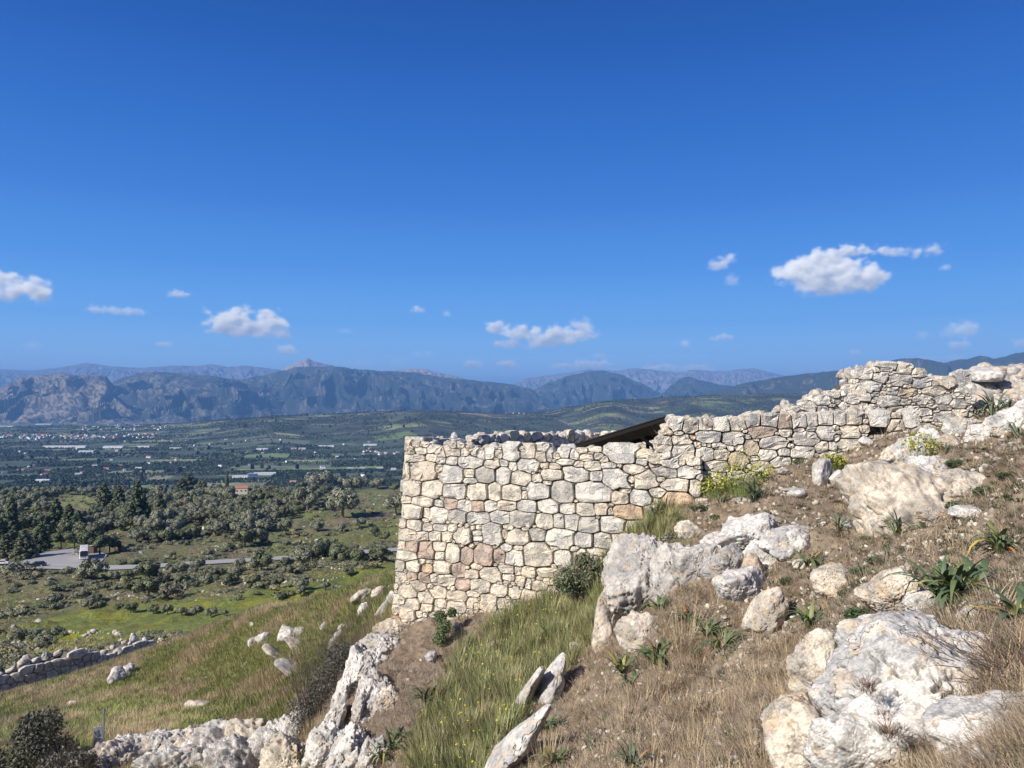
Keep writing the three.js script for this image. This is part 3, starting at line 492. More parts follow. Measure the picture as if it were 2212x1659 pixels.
  for (const row of ROWS) for (let i = 0; i < row.length; i += 4) {
    const [x, y, w, h] = row.slice(i, i + 4), px = 796.3 + x * .32, py = 884.8 + y * .32, [u, v, k] = F1.uv(px, py), f = k / FOCAL * .32, foreshort = .90;
    const left = x < 420, tone = isIn(ROSE, x, y) ? 'rose' : isIn(RUST, x, y) ? 'rust' : isIn(GREY, x, y) ? (r() < .7 ? 'grey' : 'dim') : left ? (r() < .5 ? 'cream' : 'warm') : y > 1050 ? (r() < .55 ? 'warm' : 'cream') : r() < .36 ? 'pale' : r() < .6 ? 'cream' : r() < .8 ? 'grey' : 'warm';
    seeds.push({ u, v, a: w * f / foreshort * .5, b: h * f * .5, tone });
  }
  const edge = curve([[875, 955], [900, 953], [960, 962], [985, 956], [1010, 962], [1060, 965], [1090, 962], [1140, 965], [1170, 960], [1190, 967], [1240, 972], [1310, 972], [1345, 966], [1380, 975], [1425, 984], [1440, 988], [1510, 992]], false);
  const [uMin] = F1.uv(868, 1100), [uMax] = F1.uv(1510, 1050), pxOf = (u) => sheet(F1.O.clone().addScaledVector(F1.U, u))[0], topOf = (u) => F1.uv(pxOf(u), edge(pxOf(u)))[1];
  const [foot, footV] = F1.uv(843, 1352), batter = (v) => foot * v / footV;
  const S = layStones(seeds, [-.25, uMax, -5.9, .15], (u, v) => u > .02 + batter(v) && u < uMax && v < topOf(u) - .05, [[.20, 1200], [.15, 2600], [.11, 5000], [.08, 9000], [.055, 12000]], 7, (v) => foot * v / footV);
  const g = tag(thing('bastion_wall', V3(0, 0, 0), 'tall cream limestone bastion wall with a sharp corner at its left end', 'stone wall'), null, null, null, 'thing');
  buildWall(F1, g, S, topOf, { seed: 3, u0: -.02, u1: uMax, low: -6.6, thick: 1.3, caps: 40, capSize: [.08, .17], bulge: [.022, .055] });
  // the return of the corner, seen from the end: blocks that tie the face to the left flank
  const rr = mulberry(17);
  for (let v = -5.6, i = 0; v < -.1; i++) { const h = .3 + rr() * .22, m = part('corner_stone', new RoundedBoxGeometry(.5 + rr() * .2, h, .9 + rr() * .4, 2, .05), STONE[['cream', 'warm', 'pale'][i % 3]], g); m.position.set(.20 - rr() * .05, v + h / 2, -.62); v += h + .01; }
}

// ---------- the lower, straighter wall that runs on to the right, with a drain hole near its end
const A2 = at(1437, 985, 18.7), B2 = at(1990, 985, 18.3), F2 = wallFrame(A2, B2, at(1437, 1100, 18.7));
{
  const edge = curve([[1400, 985], [1418, 975], [1424, 940], [1440, 932], [1448, 908], [1470, 903], [1500, 910], [1540, 905], [1580, 910], [1600, 903], [1640, 896], [1700, 900], [1760, 895], [1830, 893], [1900, 893], [2000, 893]], false);
  const pxOf = (u) => sheet(F2.O.clone().addScaledVector(F2.U, u))[0], topOf = (u) => F2.uv(pxOf(u), edge(pxOf(u)))[1];
  const [u0] = F2.uv(1420, 940), [u1] = F2.uv(1985, 920), [hu, hv] = F2.uv(1906, 930);
  const below = (px) => px < 1503 ? 990 : 1200, hole = [hu, hv, .30, .16];
  const inside = (u, v) => { const p = F2.O.clone().addScaledVector(F2.U, u).addScaledVector(F2.V, v), [px, py] = sheet(p); return u > u0 && u < u1 && py > edge(px) + 5 && py < below(px) && p.y > groundY(p.x, -p.z) - .5 && ((u - hole[0]) / (hole[2] + .1)) ** 2 + ((v - hole[1]) / (hole[3] + .07)) ** 2 > 1; };
  const cop = []; { let x = 1448; const q = mulberry(8); while (x < 1830) { const w = 24 + q() * 18, [u, v, k] = F2.uv(x + w / 2, edge(x + w / 2) + 12), f = k / FOCAL; cop.push({ u, v, a: w * f * .52, b: 13 * f }); x += w; } }
  const S = layStones(cop, [u0, u1, -2.6, 1.3], inside, [[.225, 260, .9], [.19, 700], [.16, 1600], [.125, 3200], [.09, 5500], [.06, 8000]], 19);
  const g = tag(thing('lower_wall', V3(0, 0, 0), 'long low wall of pale rounded stones with a dark drain hole at its right end', 'stone wall'), null, null, null, 'thing');
  buildWall(F2, g, S, topOf, { seed: 9, u0, u1, low: -2.8, thick: 1.2, hole, caps: 44, capSize: [.09, .17], bulge: [.022, .055] });
}
// ---------- the ruined upper wall: a heap of tumbled filling on its left, a facing that still stands on its right
const A3 = at(1700, 900, 19.0), B3 = at(2100, 900, 19.0), F3 = wallFrame(A3, B3, at(1700, 950, 19.0));
{
  const edge = curve([[1690, 905], [1712, 885], [1730, 872], [1752, 866], [1770, 858], [1790, 850], [1822, 846], [1838, 836], [1850, 812], [1862, 800], [1880, 796], [1900, 790], [1930, 787], [1955, 789], [1975, 796], [1990, 806], [2002, 818], [2040, 822], [2060, 818], [2080, 812], [2110, 818]], false);
  const pxOf = (u) => sheet(F3.O.clone().addScaledVector(F3.U, u))[0], topOf = (u) => F3.uv(pxOf(u), edge(pxOf(u)))[1];
  const [u0] = F3.uv(1703, 900), [u1] = F3.uv(2096, 900);
  const broken = (px, py) => ((px - 1872) / 16) ** 2 + ((py - 868) / 30) ** 2 < 1 || ((px - 1868) / 13) ** 2 + ((py - 822) / 9) ** 2 < 1;
  const inside = (u, v) => { const p = F3.O.clone().addScaledVector(F3.U, u).addScaledVector(F3.V, v), [px, py] = sheet(p); return py > edge(px) + 3 && py < 952 && p.y > groundY(p.x, -p.z) - .4 && !broken(px, py); };
  const right = layStones([], [u0, u1, -1, 1.6], (u, v) => inside(u, v) && pxOf(u) > 1850, [[.20, 300, .8], [.165, 800, .75], [.13, 1700, .75], [.10, 3000, .8], [.075, 5000], [.05, 6000]], 29);
  const left = layStones([], [u0, u1, -1, 1.6], (u, v) => inside(u, v) && pxOf(u) <= 1850, [[.15, 200], [.11, 900], [.08, 2500], [.055, 5000]], 31);
  const g = tag(thing('ruined_wall', V3(0, 0, 0), 'highest ruined wall with a rounded broken top above the long low wall', 'stone wall'), null, null, null, 'thing');
  buildWall(F3, g, [...right, ...left], topOf, { seed: 13, u0, u1, low: -1.2, thick: 1.6, caps: 60, capSize: [.08, .17], bulge: [.025, .06], coreDrop: .3 });
}
// ---------- the left flank of the bastion, seen over the front wall from its shaded inner side, and the far side of the enclosure
{
  const A = at(930, 962, 22.9), B = at(1300, 950, 29.6), F = wallFrame(A, B, A.clone().setY(A.y - 3));
  const edge = curve([[880, 957], [960, 957], [985, 952], [1010, 953], [1040, 948], [1075, 943], [1100, 939], [1150, 940], [1200, 941], [1300, 938]], false);
  const pxOf = (u) => sheet(F.O.clone().addScaledVector(F.U, u))[0], topOf = (u) => F.uv(pxOf(u), edge(pxOf(u)))[1], [u0] = [.25], [u1] = F.uv(1300, 940);
  const S = layStones([], [u0, u1, -1.3, .6], (u, v) => v < topOf(u) - .04, [[.2, 300], [.15, 900], [.11, 2400], [.08, 3000]], 41);
  const g = tag(thing('flank_wall', V3(0, 0, 0), 'shaded wall running back from the bastion corner, with sunlit stones on top', 'stone wall'), null, null, null, 'thing');
  buildWall(F, g, S, topOf, { seed: 21, u0, u1, low: -2.5, thick: 1.0, caps: 60, capSize: [.08, .17] });
  const A6 = at(1296, 938, 29.4), B6 = at(1475, 940, 26.6), F6 = wallFrame(A6, B6, A6.clone().setY(A6.y - 3)), px6 = (u) => sheet(F6.O.clone().addScaledVector(F6.U, u))[0], e6 = curve([[1290, 938], [1340, 940], [1400, 938], [1480, 936]]), top6 = (u) => F6.uv(px6(u), e6(px6(u)))[1], [u6] = F6.uv(1475, 940);
  const S6 = layStones([], [0, u6, -1.6, .5], (u, v) => v < top6(u), [[.19, 300], [.14, 900], [.1, 2000], [.07, 2400]], 43);
  const g6 = tag(thing('back_wall', V3(0, 0, 0), 'sunlit low wall at the back of the enclosure under the dark shelter roof', 'stone wall'), null, null, null, 'thing');
  buildWall(F6, g6, S6, top6, { seed: 23, u0: 0, u1: u6, low: -2.4, thick: .9, caps: 24, capSize: [.12, .22] });
}
// ---------- dark sloping shelter roof inside the enclosure
{
  const dark = std({ name: 'tarred_board', color: C(.02, .017, .015), roughness: .8 }), wood = std({ name: 'weathered_timber', color: C(.035, .03, .028), roughness: .9 }), grey = std({ name: 'grey_timber', color: C(.16, .15, .14), roughness: .9 });
  const a = at(1234, 963, 22.6), b = at(1447, 897, 21.6), c = at(1458, 934, 25.2), d = at(1280, 971, 25.6), base = spot(3.3, 24);
  const g = thing('shelter_roof', base, 'dark sloping shelter roof on props behind the bastion wall', 'shelter roof');
  const P = (s, t) => a.clone().lerp(b, s).lerp(d.clone().lerp(c, s), t).sub(base), up = b.clone().sub(a).cross(d.clone().sub(a)).normalize(); if (up.y < 0) up.negate();
  const slab = (p, q, r_, s_, th, m, name) => { const v = []; for (const x of [p, q, r_, s_]) v.push(x.clone()); for (const x of [p, q, r_, s_]) v.push(x.clone().addScaledVector(up, th)); const f = [[0, 1, 2, 3], [7, 6, 5, 4], [0, 4, 5, 1], [1, 5, 6, 2], [2, 6, 7, 3], [3, 7, 4, 0]], pos = [], idx = []; for (const [i, j, k, l] of f) { const n = pos.length / 3; for (const x of [i, j, k, l]) pos.push(v[x].x, v[x].y, v[x].z); idx.push(n, n + 1, n + 2, n, n + 2, n + 3); } part(name, geo(pos, idx), m, g); };
  const n = 15; for (let i = 0; i < n; i++) { const s0 = i / n, s1 = (i + 1) / n - .0035; slab(P(s0, 0), P(s1, 0), P(s1, 1), P(s0, 1), .03, dark, 'roof_board'); }
  const bar = (p, q, w, m, name) => { const l = p.distanceTo(q), o = part(name, new THREE.BoxGeometry(w, l, w), m, g); o.position.copy(p).lerp(q, .5); o.quaternion.setFromUnitVectors(V3(0, 1, 0), q.clone().sub(p).normalize()); };
  bar(P(0, .02).addScaledVector(up, -.05), P(1, .02).addScaledVector(up, -.05), .09, dark, 'edge_beam'); bar(P(0, .97).addScaledVector(up, -.05), P(1, .97).addScaledVector(up, -.05), .09, dark, 'edge_beam');
  for (const [x0, y0, x1, y1, D, m, w] of [[1318, 955, 1303, 986, 24.6, wood, .09], [1344, 945, 1350, 986, 24.8, wood, .1], [1352, 945, 1356, 990, 25, wood, .07], [1398, 930, 1400, 990, 24.8, wood, .1], [1385, 945, 1426, 977, 23.8, grey, .09]]) bar(at(x0, y0, D).sub(base), at(x1, y1, D).sub(base), w, m, 'prop');
}
// ---------- ancient wall across the lower slope
{
  const A = at(-60, 1500, 53), B = at(330, 1400, 63), F = wallFrame(A, B, A.clone().setY(A.y - 2));
  const edge = curve([[-80, 1470], [0, 1462], [20, 1466], [50, 1452], [60, 1442], [100, 1436], [115, 1428], [132, 1428], [148, 1424], [158, 1408], [172, 1407], [180, 1418], [205, 1412], [212, 1422], [240, 1416], [262, 1408], [290, 1393], [318, 1385], [340, 1400]], false);
  const pxOf = (u) => sheet(F.O.clone().addScaledVector(F.U, u))[0], topOf = (u) => F.uv(pxOf(u), edge(pxOf(u)))[1], [u1] = F.uv(328, 1395);
  const r = mulberry(4), seeds = []; for (let x = -40; x < 320;) { const w = 12 + r() * 14, [u, v, k] = F.uv(x + w / 2, edge(x + w / 2) + 6), f = k / FOCAL; seeds.push({ u, v, a: w * f * .55, b: 7 * f, tone: r() < .6 ? 'grey' : 'dim' }); x += w; }
  const S = layStones(seeds, [0, u1, -2.8, 4], (u, v) => v < topOf(u) - .1 && v > topOf(u) - 2.6, [[.42, 300], [.34, 700], [.26, 1600], [.18, 2400], [.12, 3000]], 51);
  for (const s of S) s.tone ??= r() < .55 ? 'grey' : r() < .8 ? 'dim' : 'pale';
  const g = tag(thing('ancient_wall', V3(0, 0, 0), 'broken wall of big grey boulders beyond the brow of the grass slope', 'stone wall'), null, null, null, 'thing');
  buildWall(F, g, S, topOf, { seed: 33, u0: 0, u1, low: -4, thick: 2.2, caps: 26, capSize: [.16, .36], bulge: [.06, .14], coreDrop: .3 });
}

// ---------- bedrock and boulders: [sheet x, sheet y, width, height, lean, colour], each set from left to right
const ORD = ['first', 'second', 'third', 'fourth', 'fifth', 'sixth', 'seventh', 'eighth', 'ninth', 'tenth', 'eleventh', 'twelfth', 'thirteenth', 'fourteenth', 'fifteenth', 'sixteenth', 'seventeenth', 'eighteenth', 'nineteenth', 'twentieth'];
let rockSeed = 100;
function boulder([px, py, w, h, lean = 0, tone = 'cream', D], label, group, detail, o = {}) {
  py += h * (1 - (o.squat ?? 1)) * .4; h *= o.squat ?? 1;
  const seed = rockSeed++, r = mulberry(seed), hp = D ? null : hit(px, py + h * .34), d = D ?? -hp.z + w * .12 * -hp.z / FOCAL, sink = o.sink ?? 0, c = at(px, py + h * sink * .5, d), k = d / FOCAL * .5 * 1.17, size = [w * k * (1 + sink * .3), h * k * (1 + sink), (w + h) * .5 * k * (o.deep ?? .9)];
  const g = rockShape(seed, detail, { size, cuts: 12, sharp: 8, ...o }), m = mesh('boulder', g, ROCK[tone]);
  m.position.copy(c); m.rotation.set((r() - .5) * .2, (r() - .5) * .5, -lean);
  return tag(m, label, 'boulder', group);
}
const single = (list) => { for (const [p, label, detail, o] of list) boulder(p, label, null, detail, o); };
function series(list, what, group, detail, o) { list.sort((a, b) => a[0] - b[0]).forEach((p, i) => boulder(p, `${{ white: 'white', cream: 'cream', tan: 'tan', grey: 'grey', dark: 'dark grey' }[p[5] ?? 'cream']} ${what.replace('#', ORD[i] ?? 'last')}`, group, detail, o)); }
single([
  [[2020, 1560, 420, 320, .55, 'white', 5.6], 'biggest smooth white boulder filling the bottom right corner', 66, { crack: .10, rough: .05, cuts: 18, sharp: 16, freq: 1.3 }],
  [[1925, 1400, 215, 190, .3, 'white', 6.7], 'white boulder with dry grass behind it above the biggest white boulder', 46, { crack: .05 }],
  [[1800, 1475, 160, 190, -.1, 'cream', 6.9], 'cream boulder with a steep left face beside the biggest white boulder', 44, { crack: .05 }],
  [[1765, 1625, 190, 190, .3, 'cream', 6.3], 'low cream boulder at the bottom edge left of the biggest white boulder', 44, { crack: .07 }],
  [[1890, 1620, 230, 200, .2, 'white', 5.5], 'pale block at the bottom edge under the biggest white boulder', 46, { crack: .06 }],
  [[2150, 1590, 200, 210, .5, 'white', 4.75], 'white boulder against the right side of the biggest white boulder', 44, { crack: .06 }],
  [[1848, 1560, 150, 150, .4, 'white', 6.2], 'white block wedged between the cream boulder and the biggest white boulder', 44, { crack: .08, sharp: 14, rough: .06 }],
  [[2122, 1347, 110, 66, -.35, 'white', 6.7], 'small sharp white stone among dead twigs below the big strap-leaved plant', 26],
  [[2175, 1660, 150, 60, .3, 'white', 4.2], 'white stone at the bottom right corner below the dark crack', 30],
  [[2118, 1405, 34, 34, 0, 'cream', 5.4], 'little cream stone among dead twigs right of the biggest white boulder', 12],
  [[1925, 1288, 125, 105, .35, 'cream'], 'pitted cream rock left below the big strap-leaved plant', 34, { pit: .07 }],
  [[2010, 1302, 125, 62, -.1, 'white'], 'flat white rock right under the big strap-leaved plant', 26, { pit: .06 }],
  [[1790, 1260, 80, 76, .3, 'cream'], 'rounded cream rock above the upright strap-leaved plant', 26, { pit: .06 }],
  [[1598, 1268, 105, 105, .75, 'white'], 'leaning white slab below the boulder pile', 34],
  [[1648, 1325, 62, 110, .7, 'cream'], 'cream slab half buried below the leaning white slab', 26],
  [[1632, 1232, 46, 66, -.4, 'tan'], 'small tan wedge stone under the boulder pile', 16],
  [[1388, 1232, 130, 145, .45, 'grey'], 'tall ribbed grey rock leaning against the foot of the bastion wall', 44, { crack: .10, freq: 1.8, sink: .35, deep: 1.2 }],
  [[1455, 1234, 120, 118, .3, 'grey'], 'ribbed grey rock with yellow lichen beside the boulder pile', 44, { crack: .10, freq: 1.8, sink: .35, deep: 1.2 }],
  [[1312, 1318, 66, 135, .2, 'cream'], 'steep cream rock with tufts growing on it below the grey ribbed rocks', 30, { sink: .35, crack: .08, squat: .8 }],
  [[1385, 1362, 80, 66, .2, 'cream'], 'broad cream rock under the thin-leaved tufts', 26, { sink: .5 }],
  [[1140, 1482, 28, 120, .55, 'white'], 'narrow white slab, left one of the pair in the dry grass', 24, { sink: .2 }], [[1188, 1468, 34, 110, .5, 'white'], 'narrow white slab, right one of the pair in the dry grass', 24, { sink: .2 }],
  [[1118, 1608, 50, 210, .62, 'white'], 'long white slab running down to the bottom edge in the middle', 30],
]);
series([[1505, 1210, 76, 98, .05, 'grey'], [1572, 1214, 82, 70, 0, 'grey'], [1645, 1202, 68, 66, .3, 'white'], [1562, 1172, 96, 48, 0, 'white'], [1612, 1148, 108, 82, -.3, 'white'], [1706, 1166, 122, 62, 0, 'white'], [1500, 1147, 60, 36, .3, 'cream'], [1662, 1143, 56, 26, 0, 'white']], 'boulder, # from the left in the boulder pile on the slope', 'boulders of the pile below the lower wall', 30, { sink: .2, squat: .92, sharp: 14, cuts: 14, rough: .07, freq: 1.6 });
series([[826, 1388, 64, 52, .2, 'white'], [795, 1420, 56, 70, .3, 'white'], [764, 1432, 44, 80, .25, 'white'], [812, 1478, 52, 96, .15, 'white'], [782, 1512, 34, 80, .3, 'white'], [738, 1490, 34, 70, .2, 'white'], [720, 1545, 44, 110, .35, 'white'], [704, 1605, 60, 80, .3, 'white'], [742, 1625, 80, 110, .15, 'white'], [800, 1635, 54, 80, .2, 'grey'], [860, 1352, 60, 30, 0, 'cream'], [838, 1500, 30, 60, .3, 'cream'], [770, 1585, 40, 50, .3, 'cream']], 'rock, # from the left along the broken edge of the spur', 'rocks along the edge of the spur', 30, { crack: .10, rough: .12, freq: 1.5, sink: .5, sharp: 9, deep: 1.3, squat: .78 });
series([[300, 1622, 100, 60, .2, 'white'], [352, 1610, 110, 74, .3, 'white'], [420, 1602, 120, 66, .3, 'cream'], [482, 1614, 110, 66, .2, 'white'], [545, 1596, 130, 60, .3, 'cream'], [602, 1600, 100, 76, .35, 'white'], [642, 1582, 66, 80, .3, 'grey'], [250, 1642, 96, 56, .1, 'cream'], [195, 1652, 90, 44, .1, 'cream'], [385, 1648, 130, 60, .1, 'white'], [525, 1650, 130, 70, .2, 'white'], [628, 1640, 90, 80, .3, 'cream']], 'rock, # from the left in the rock band at the lower left edge', 'rocks of the band at the foot of the grass slope', 30, { crack: .10, rough: .13, freq: 1.6, sink: .4, sharp: 6, deep: 1.3 });
series([[250, 1464, 30, 36, .3, 'white'], [278, 1447, 27, 30, 0, 'white'], [158, 1522, 28, 16, 0, 'cream'], [432, 1525, 54, 22, 0, 'cream'], [548, 1387, 26, 22, .4, 'white'], [572, 1377, 30, 28, .2, 'white'], [622, 1370, 46, 36, .1, 'white'], [650, 1366, 24, 26, 0, 'grey'], [604, 1418, 66, 18, .6, 'cream'], [645, 1398, 60, 20, .5, 'cream'], [635, 1448, 90, 24, .55, 'grey'], [545, 1350, 13, 15, 0, 'white'], [700, 1357, 18, 20, 0, 'white'], [530, 1437, 12, 12, 0, 'white'], [506, 1400, 10, 10, 0, 'white'], [512, 1460, 12, 9, 0, 'cream'], [446, 1467, 12, 8, 0, 'cream'], [408, 1470, 9, 8, 0, 'white']], 'stone, # from the left in the grass of the slope', 'stones in the grass of the slope', 10);
series([[738, 1378, 30, 26, 0, 'grey'], [728, 1396, 34, 30, .4, 'grey'], [745, 1357, 24, 20, 0, 'grey'], [792, 1326, 34, 36, 0, 'white'], [782, 1348, 18, 14, 0, 'white'], [787, 1294, 46, 34, 0, 'cream'], [828, 1284, 40, 34, .2, 'cream'], [848, 1300, 34, 40, .2, 'white'], [838, 1318, 46, 34, 0, 'white'], [815, 1362, 26, 30, .4, 'cream'], [756, 1415, 26, 26, .2, 'white'], [852, 1272, 30, 26, 0, 'cream']], 'rock, # from the left beside the left foot of the bastion', 'rocks beside the left foot of the bastion', 14);
series([[1965, 1085, 230, 110, .6, 'cream'], [1905, 1125, 110, 46, .75, 'cream'], [2062, 1046, 130, 60, .55, 'cream'], [2000, 1012, 90, 62, .6, 'white'], [1962, 968, 70, 62, .5, 'white'], [2008, 944, 66, 46, .4, 'white'], [1938, 985, 60, 30, .4, 'cream'], [2078, 926, 66, 34, .2, 'white'], [2130, 930, 76, 34, .3, 'white'], [2182, 912, 96, 50, .3, 'white'], [2218, 892, 70, 50, .2, 'white'], [2048, 958, 60, 30, .3, 'cream'], [2095, 1106, 60, 24, .1, 'white'], [2025, 1110, 70, 34, .5, 'cream']], 'bedrock knob, # from the left on the upper right slope', 'bedrock on the upper right slope', 32, { crack: .09, deep: 1.1, rough: .075, freq: 1.5, sink: .55 });
series([[1773, 1026, 32, 66, .3, 'white'], [1808, 1030, 26, 28, -.2, 'white'], [1902, 1014, 62, 44, .3, 'white'], [1840, 1010, 30, 16, .2, 'white'], [1716, 1058, 50, 10, .1, 'white'], [1830, 1136, 38, 18, .3, 'white'], [1718, 1066, 40, 14, 0, 'white'], [1722, 1150, 20, 12, 0, 'cream'], [1690, 1020, 26, 12, 0, 'grey'], [1660, 1010, 40, 16, 0, 'cream'], [1600, 1080, 30, 10, 0, 'grey'], [1520, 1082, 30, 12, 0, 'cream'], [1778, 1133, 12, 12, 0, 'white'], [1725, 1222, 28, 22, 0, 'cream'], [1870, 955, 40, 18, .2, 'white']], 'stone, # from the left lying in the dry grass before the lower wall', 'stones in front of the lower wall', 14);
series([[1242, 1396, 30, 24, .2, 'white'], [1060, 1398, 16, 26, 0, 'cream'], [1004, 1410, 10, 20, 0, 'cream'], [930, 1420, 26, 24, .3, 'white'], [985, 1352, 12, 14, 0, 'white']], 'little stone, # from the left in the bare earth under the bastion', 'little stones under the bastion', 10);
series(Array.from({ length: 16 }, (_, i) => { const q = mulberry(i + 3)(); return [722 + i * 5.2, 1274 - i * .75 - q * 3, i === 12 ? 13 : i < 3 ? 12 : 7 + q * 4, i === 12 ? 10 : 6 + q * 4, 0, 'white']; }), 'stone, # from the left in the row of field stones left of the bastion', 'row of field stones', 5);
// heap of collapsed masonry at the upper right
{
  const r = mulberry(66), g = tag(thing('stone_heap', at(2130, 860, 20.4), 'heap of collapsed wall stones at the upper right edge', 'stone heap'), null, null, null, 'thing'), o = g.position;
  const crest = curve([[2050, 850], [2075, 826], [2090, 812], [2100, 800], [2120, 800], [2130, 790], [2160, 796], [2190, 786], [2212, 782], [2290, 772]]);
  for (let k = 0; k < 290; k++) {
    const px = 2062 + r() * 220, t = r(), py = lerp(crest(px) + 7, 885, t), D = lerp(21.6, 19.9, t) + (r() - .5) * .3, c = at(px, py, D), s = (.10 + r() * .17) * (k < 26 ? 1.35 : .9);
    const m = part('stone', PEBBLE[k % 8], ROCK[['white', 'cream', 'white', 'grey', 'cream'][Math.floor(r() * 5)]], g);
    m.position.copy(c).sub(o); m.rotation.set(r() * .6, r() * 6, (r() - .5) * .8); m.scale.set(s * (1 + r() * .7), s * (.6 + r() * .4), s);
  }
  const big = part('stone', rockShape(71, 14, { size: [.55, .2, .45], crack: .05 }), ROCK.white, g); big.position.copy(at(2135, 812, 20.6)).sub(o);
  const core = part('rubble_core', rockShape(72, 12, { size: [2.2, .7, .9], rough: .1, crack: 0 }), earthCore, g); core.position.copy(at(2195, 862, 21.2)).sub(o); core.position.y -= .3;
}
// loose pebbles
{
  const r = mulberry(31), list = [], q = () => new THREE.Quaternion().setFromEuler(new THREE.Euler(r() * 6, r() * 6, r() * 6));
  for (let k = 0; k < 62000; k++) {
    const D = Math.exp(lerp(Math.log(3.2), Math.log(20), r() ** .8)), a = lerp(-.22, 1.3, r()), p = spot(a * D, D), [px, py] = sheet(p);
    if (px < 690 || px > 3250 || py > 1900 || py < 850) continue;
    if (greenBelt(px, py) > .3 || (px < 1150 && r() < .8) || (px < 1500 && r() < .4)) continue;
    if (fbm2(p.x * .9, p.z * .9, 3) < .02 - .25 * r()) continue;
    const s = .005 + .013 * r() ** 3.5 * (1 + D / 9); p.y += s * .3; const k2 = .55 + .45 * r();
    list.push([p, q(), V3(s * (1 + r()), s * .8, s * (1 + r() * .6)), C(.74 * k2, .66 * k2, .55 * k2)]);
  }
  instances('pebbles', rockShape(305, 1, { cuts: 7, rough: .2, sharp: 14 }), std({ color: C(.85, .85, .85) }), list, 'loose pale pebbles scattered over the brown slope', 'pebbles');
}

// ---------- grasses and herbs of the slope
const LEAF = (r, g, b, rough = .75) => new THREE.MeshPhysicalMaterial({ color: C(r, g, b), roughness: rough, side: THREE.DoubleSide });
function bladeInto(pos, idx, col, base, dir, len, width, bend, tint, segs = 3) {   // a tapering blade that bends over
  const side = V3(dir.z, 0, -dir.x).normalize().multiplyScalar(width / 2), i0 = pos.length / 3, p = base.clone(), d = dir.clone();
  for (let s = 0; s <= segs; s++) {
    const t = s / segs, w = 1 - t ** 1.6;
    if (s < segs) { pos.push(p.x - side.x * w, p.y - side.y * w, p.z - side.z * w, p.x + side.x * w, p.y + side.y * w, p.z + side.z * w); col.push(...tint, ...tint); }
    else { pos.push(p.x, p.y, p.z); col.push(...tint); }
    p.addScaledVector(d, len / segs); d.x += dir.x * bend * .6; d.z += dir.z * bend * .6; d.y -= bend; d.normalize();
  }
  for (let s = 0; s + 1 < segs; s++) { const a = i0 + s * 2; idx.push(a, a + 1, a + 2, a + 1, a + 3, a + 2); }
  const a = i0 + (segs - 1) * 2; idx.push(a, a + 1, a + 2);
}
function tuft(seed, n, height, spread, lean, width, bend, tints) {
  const r = mulberry(seed), pos = [], idx = [], col = [];
  for (let k = 0; k < n; k++) {
    const a = r() * 6.283, q = Math.sqrt(r()) * spread, l = lean * (.3 + r()), d = V3(Math.cos(a + (r() - .5)) * l, 1, Math.sin(a + (r() - .5)) * l).normalize(), k2 = .75 + r() * .5, t = tints[Math.floor(r() * tints.length)];
    bladeInto(pos, idx, col, V3(Math.cos(a) * q, -.02, Math.sin(a) * q), d, height * (.45 + r() * .75), width * (.7 + r() * .6), bend * (.4 + r()), t.map((v) => v * k2));
  }
  return geo(pos, idx, null, col);
}
const STRAW = [[.54, .43, .27], [.47, .36, .22], [.62, .51, .33], [.40, .30, .19]], RED = [[.40, .29, .20], [.35, .25, .17], [.45, .33, .22]], GREEN = [[.24, .28, .075], [.30, .33, .09], [.19, .23, .065], [.37, .36, .13]], BROWN = [[.33, .26, .19], [.26, .20, .145], [.41, .325, .23]], MIXED = [[.32, .32, .12], [.43, .37, .17], [.25, .28, .09], [.50, .41, .22]], PINK = [[.50, .375, .24], [.54, .42, .27], [.44, .32, .21], [.40, .36, .16]];
const grassMat = new THREE.MeshPhysicalMaterial({ vertexColors: true, roughness: .85, side: THREE.DoubleSide });
const upQ = (r, tilt = .25) => new THREE.Quaternion().setFromEuler(new THREE.Euler((r() - .5) * tilt, r() * 6.283, (r() - .5) * tilt));
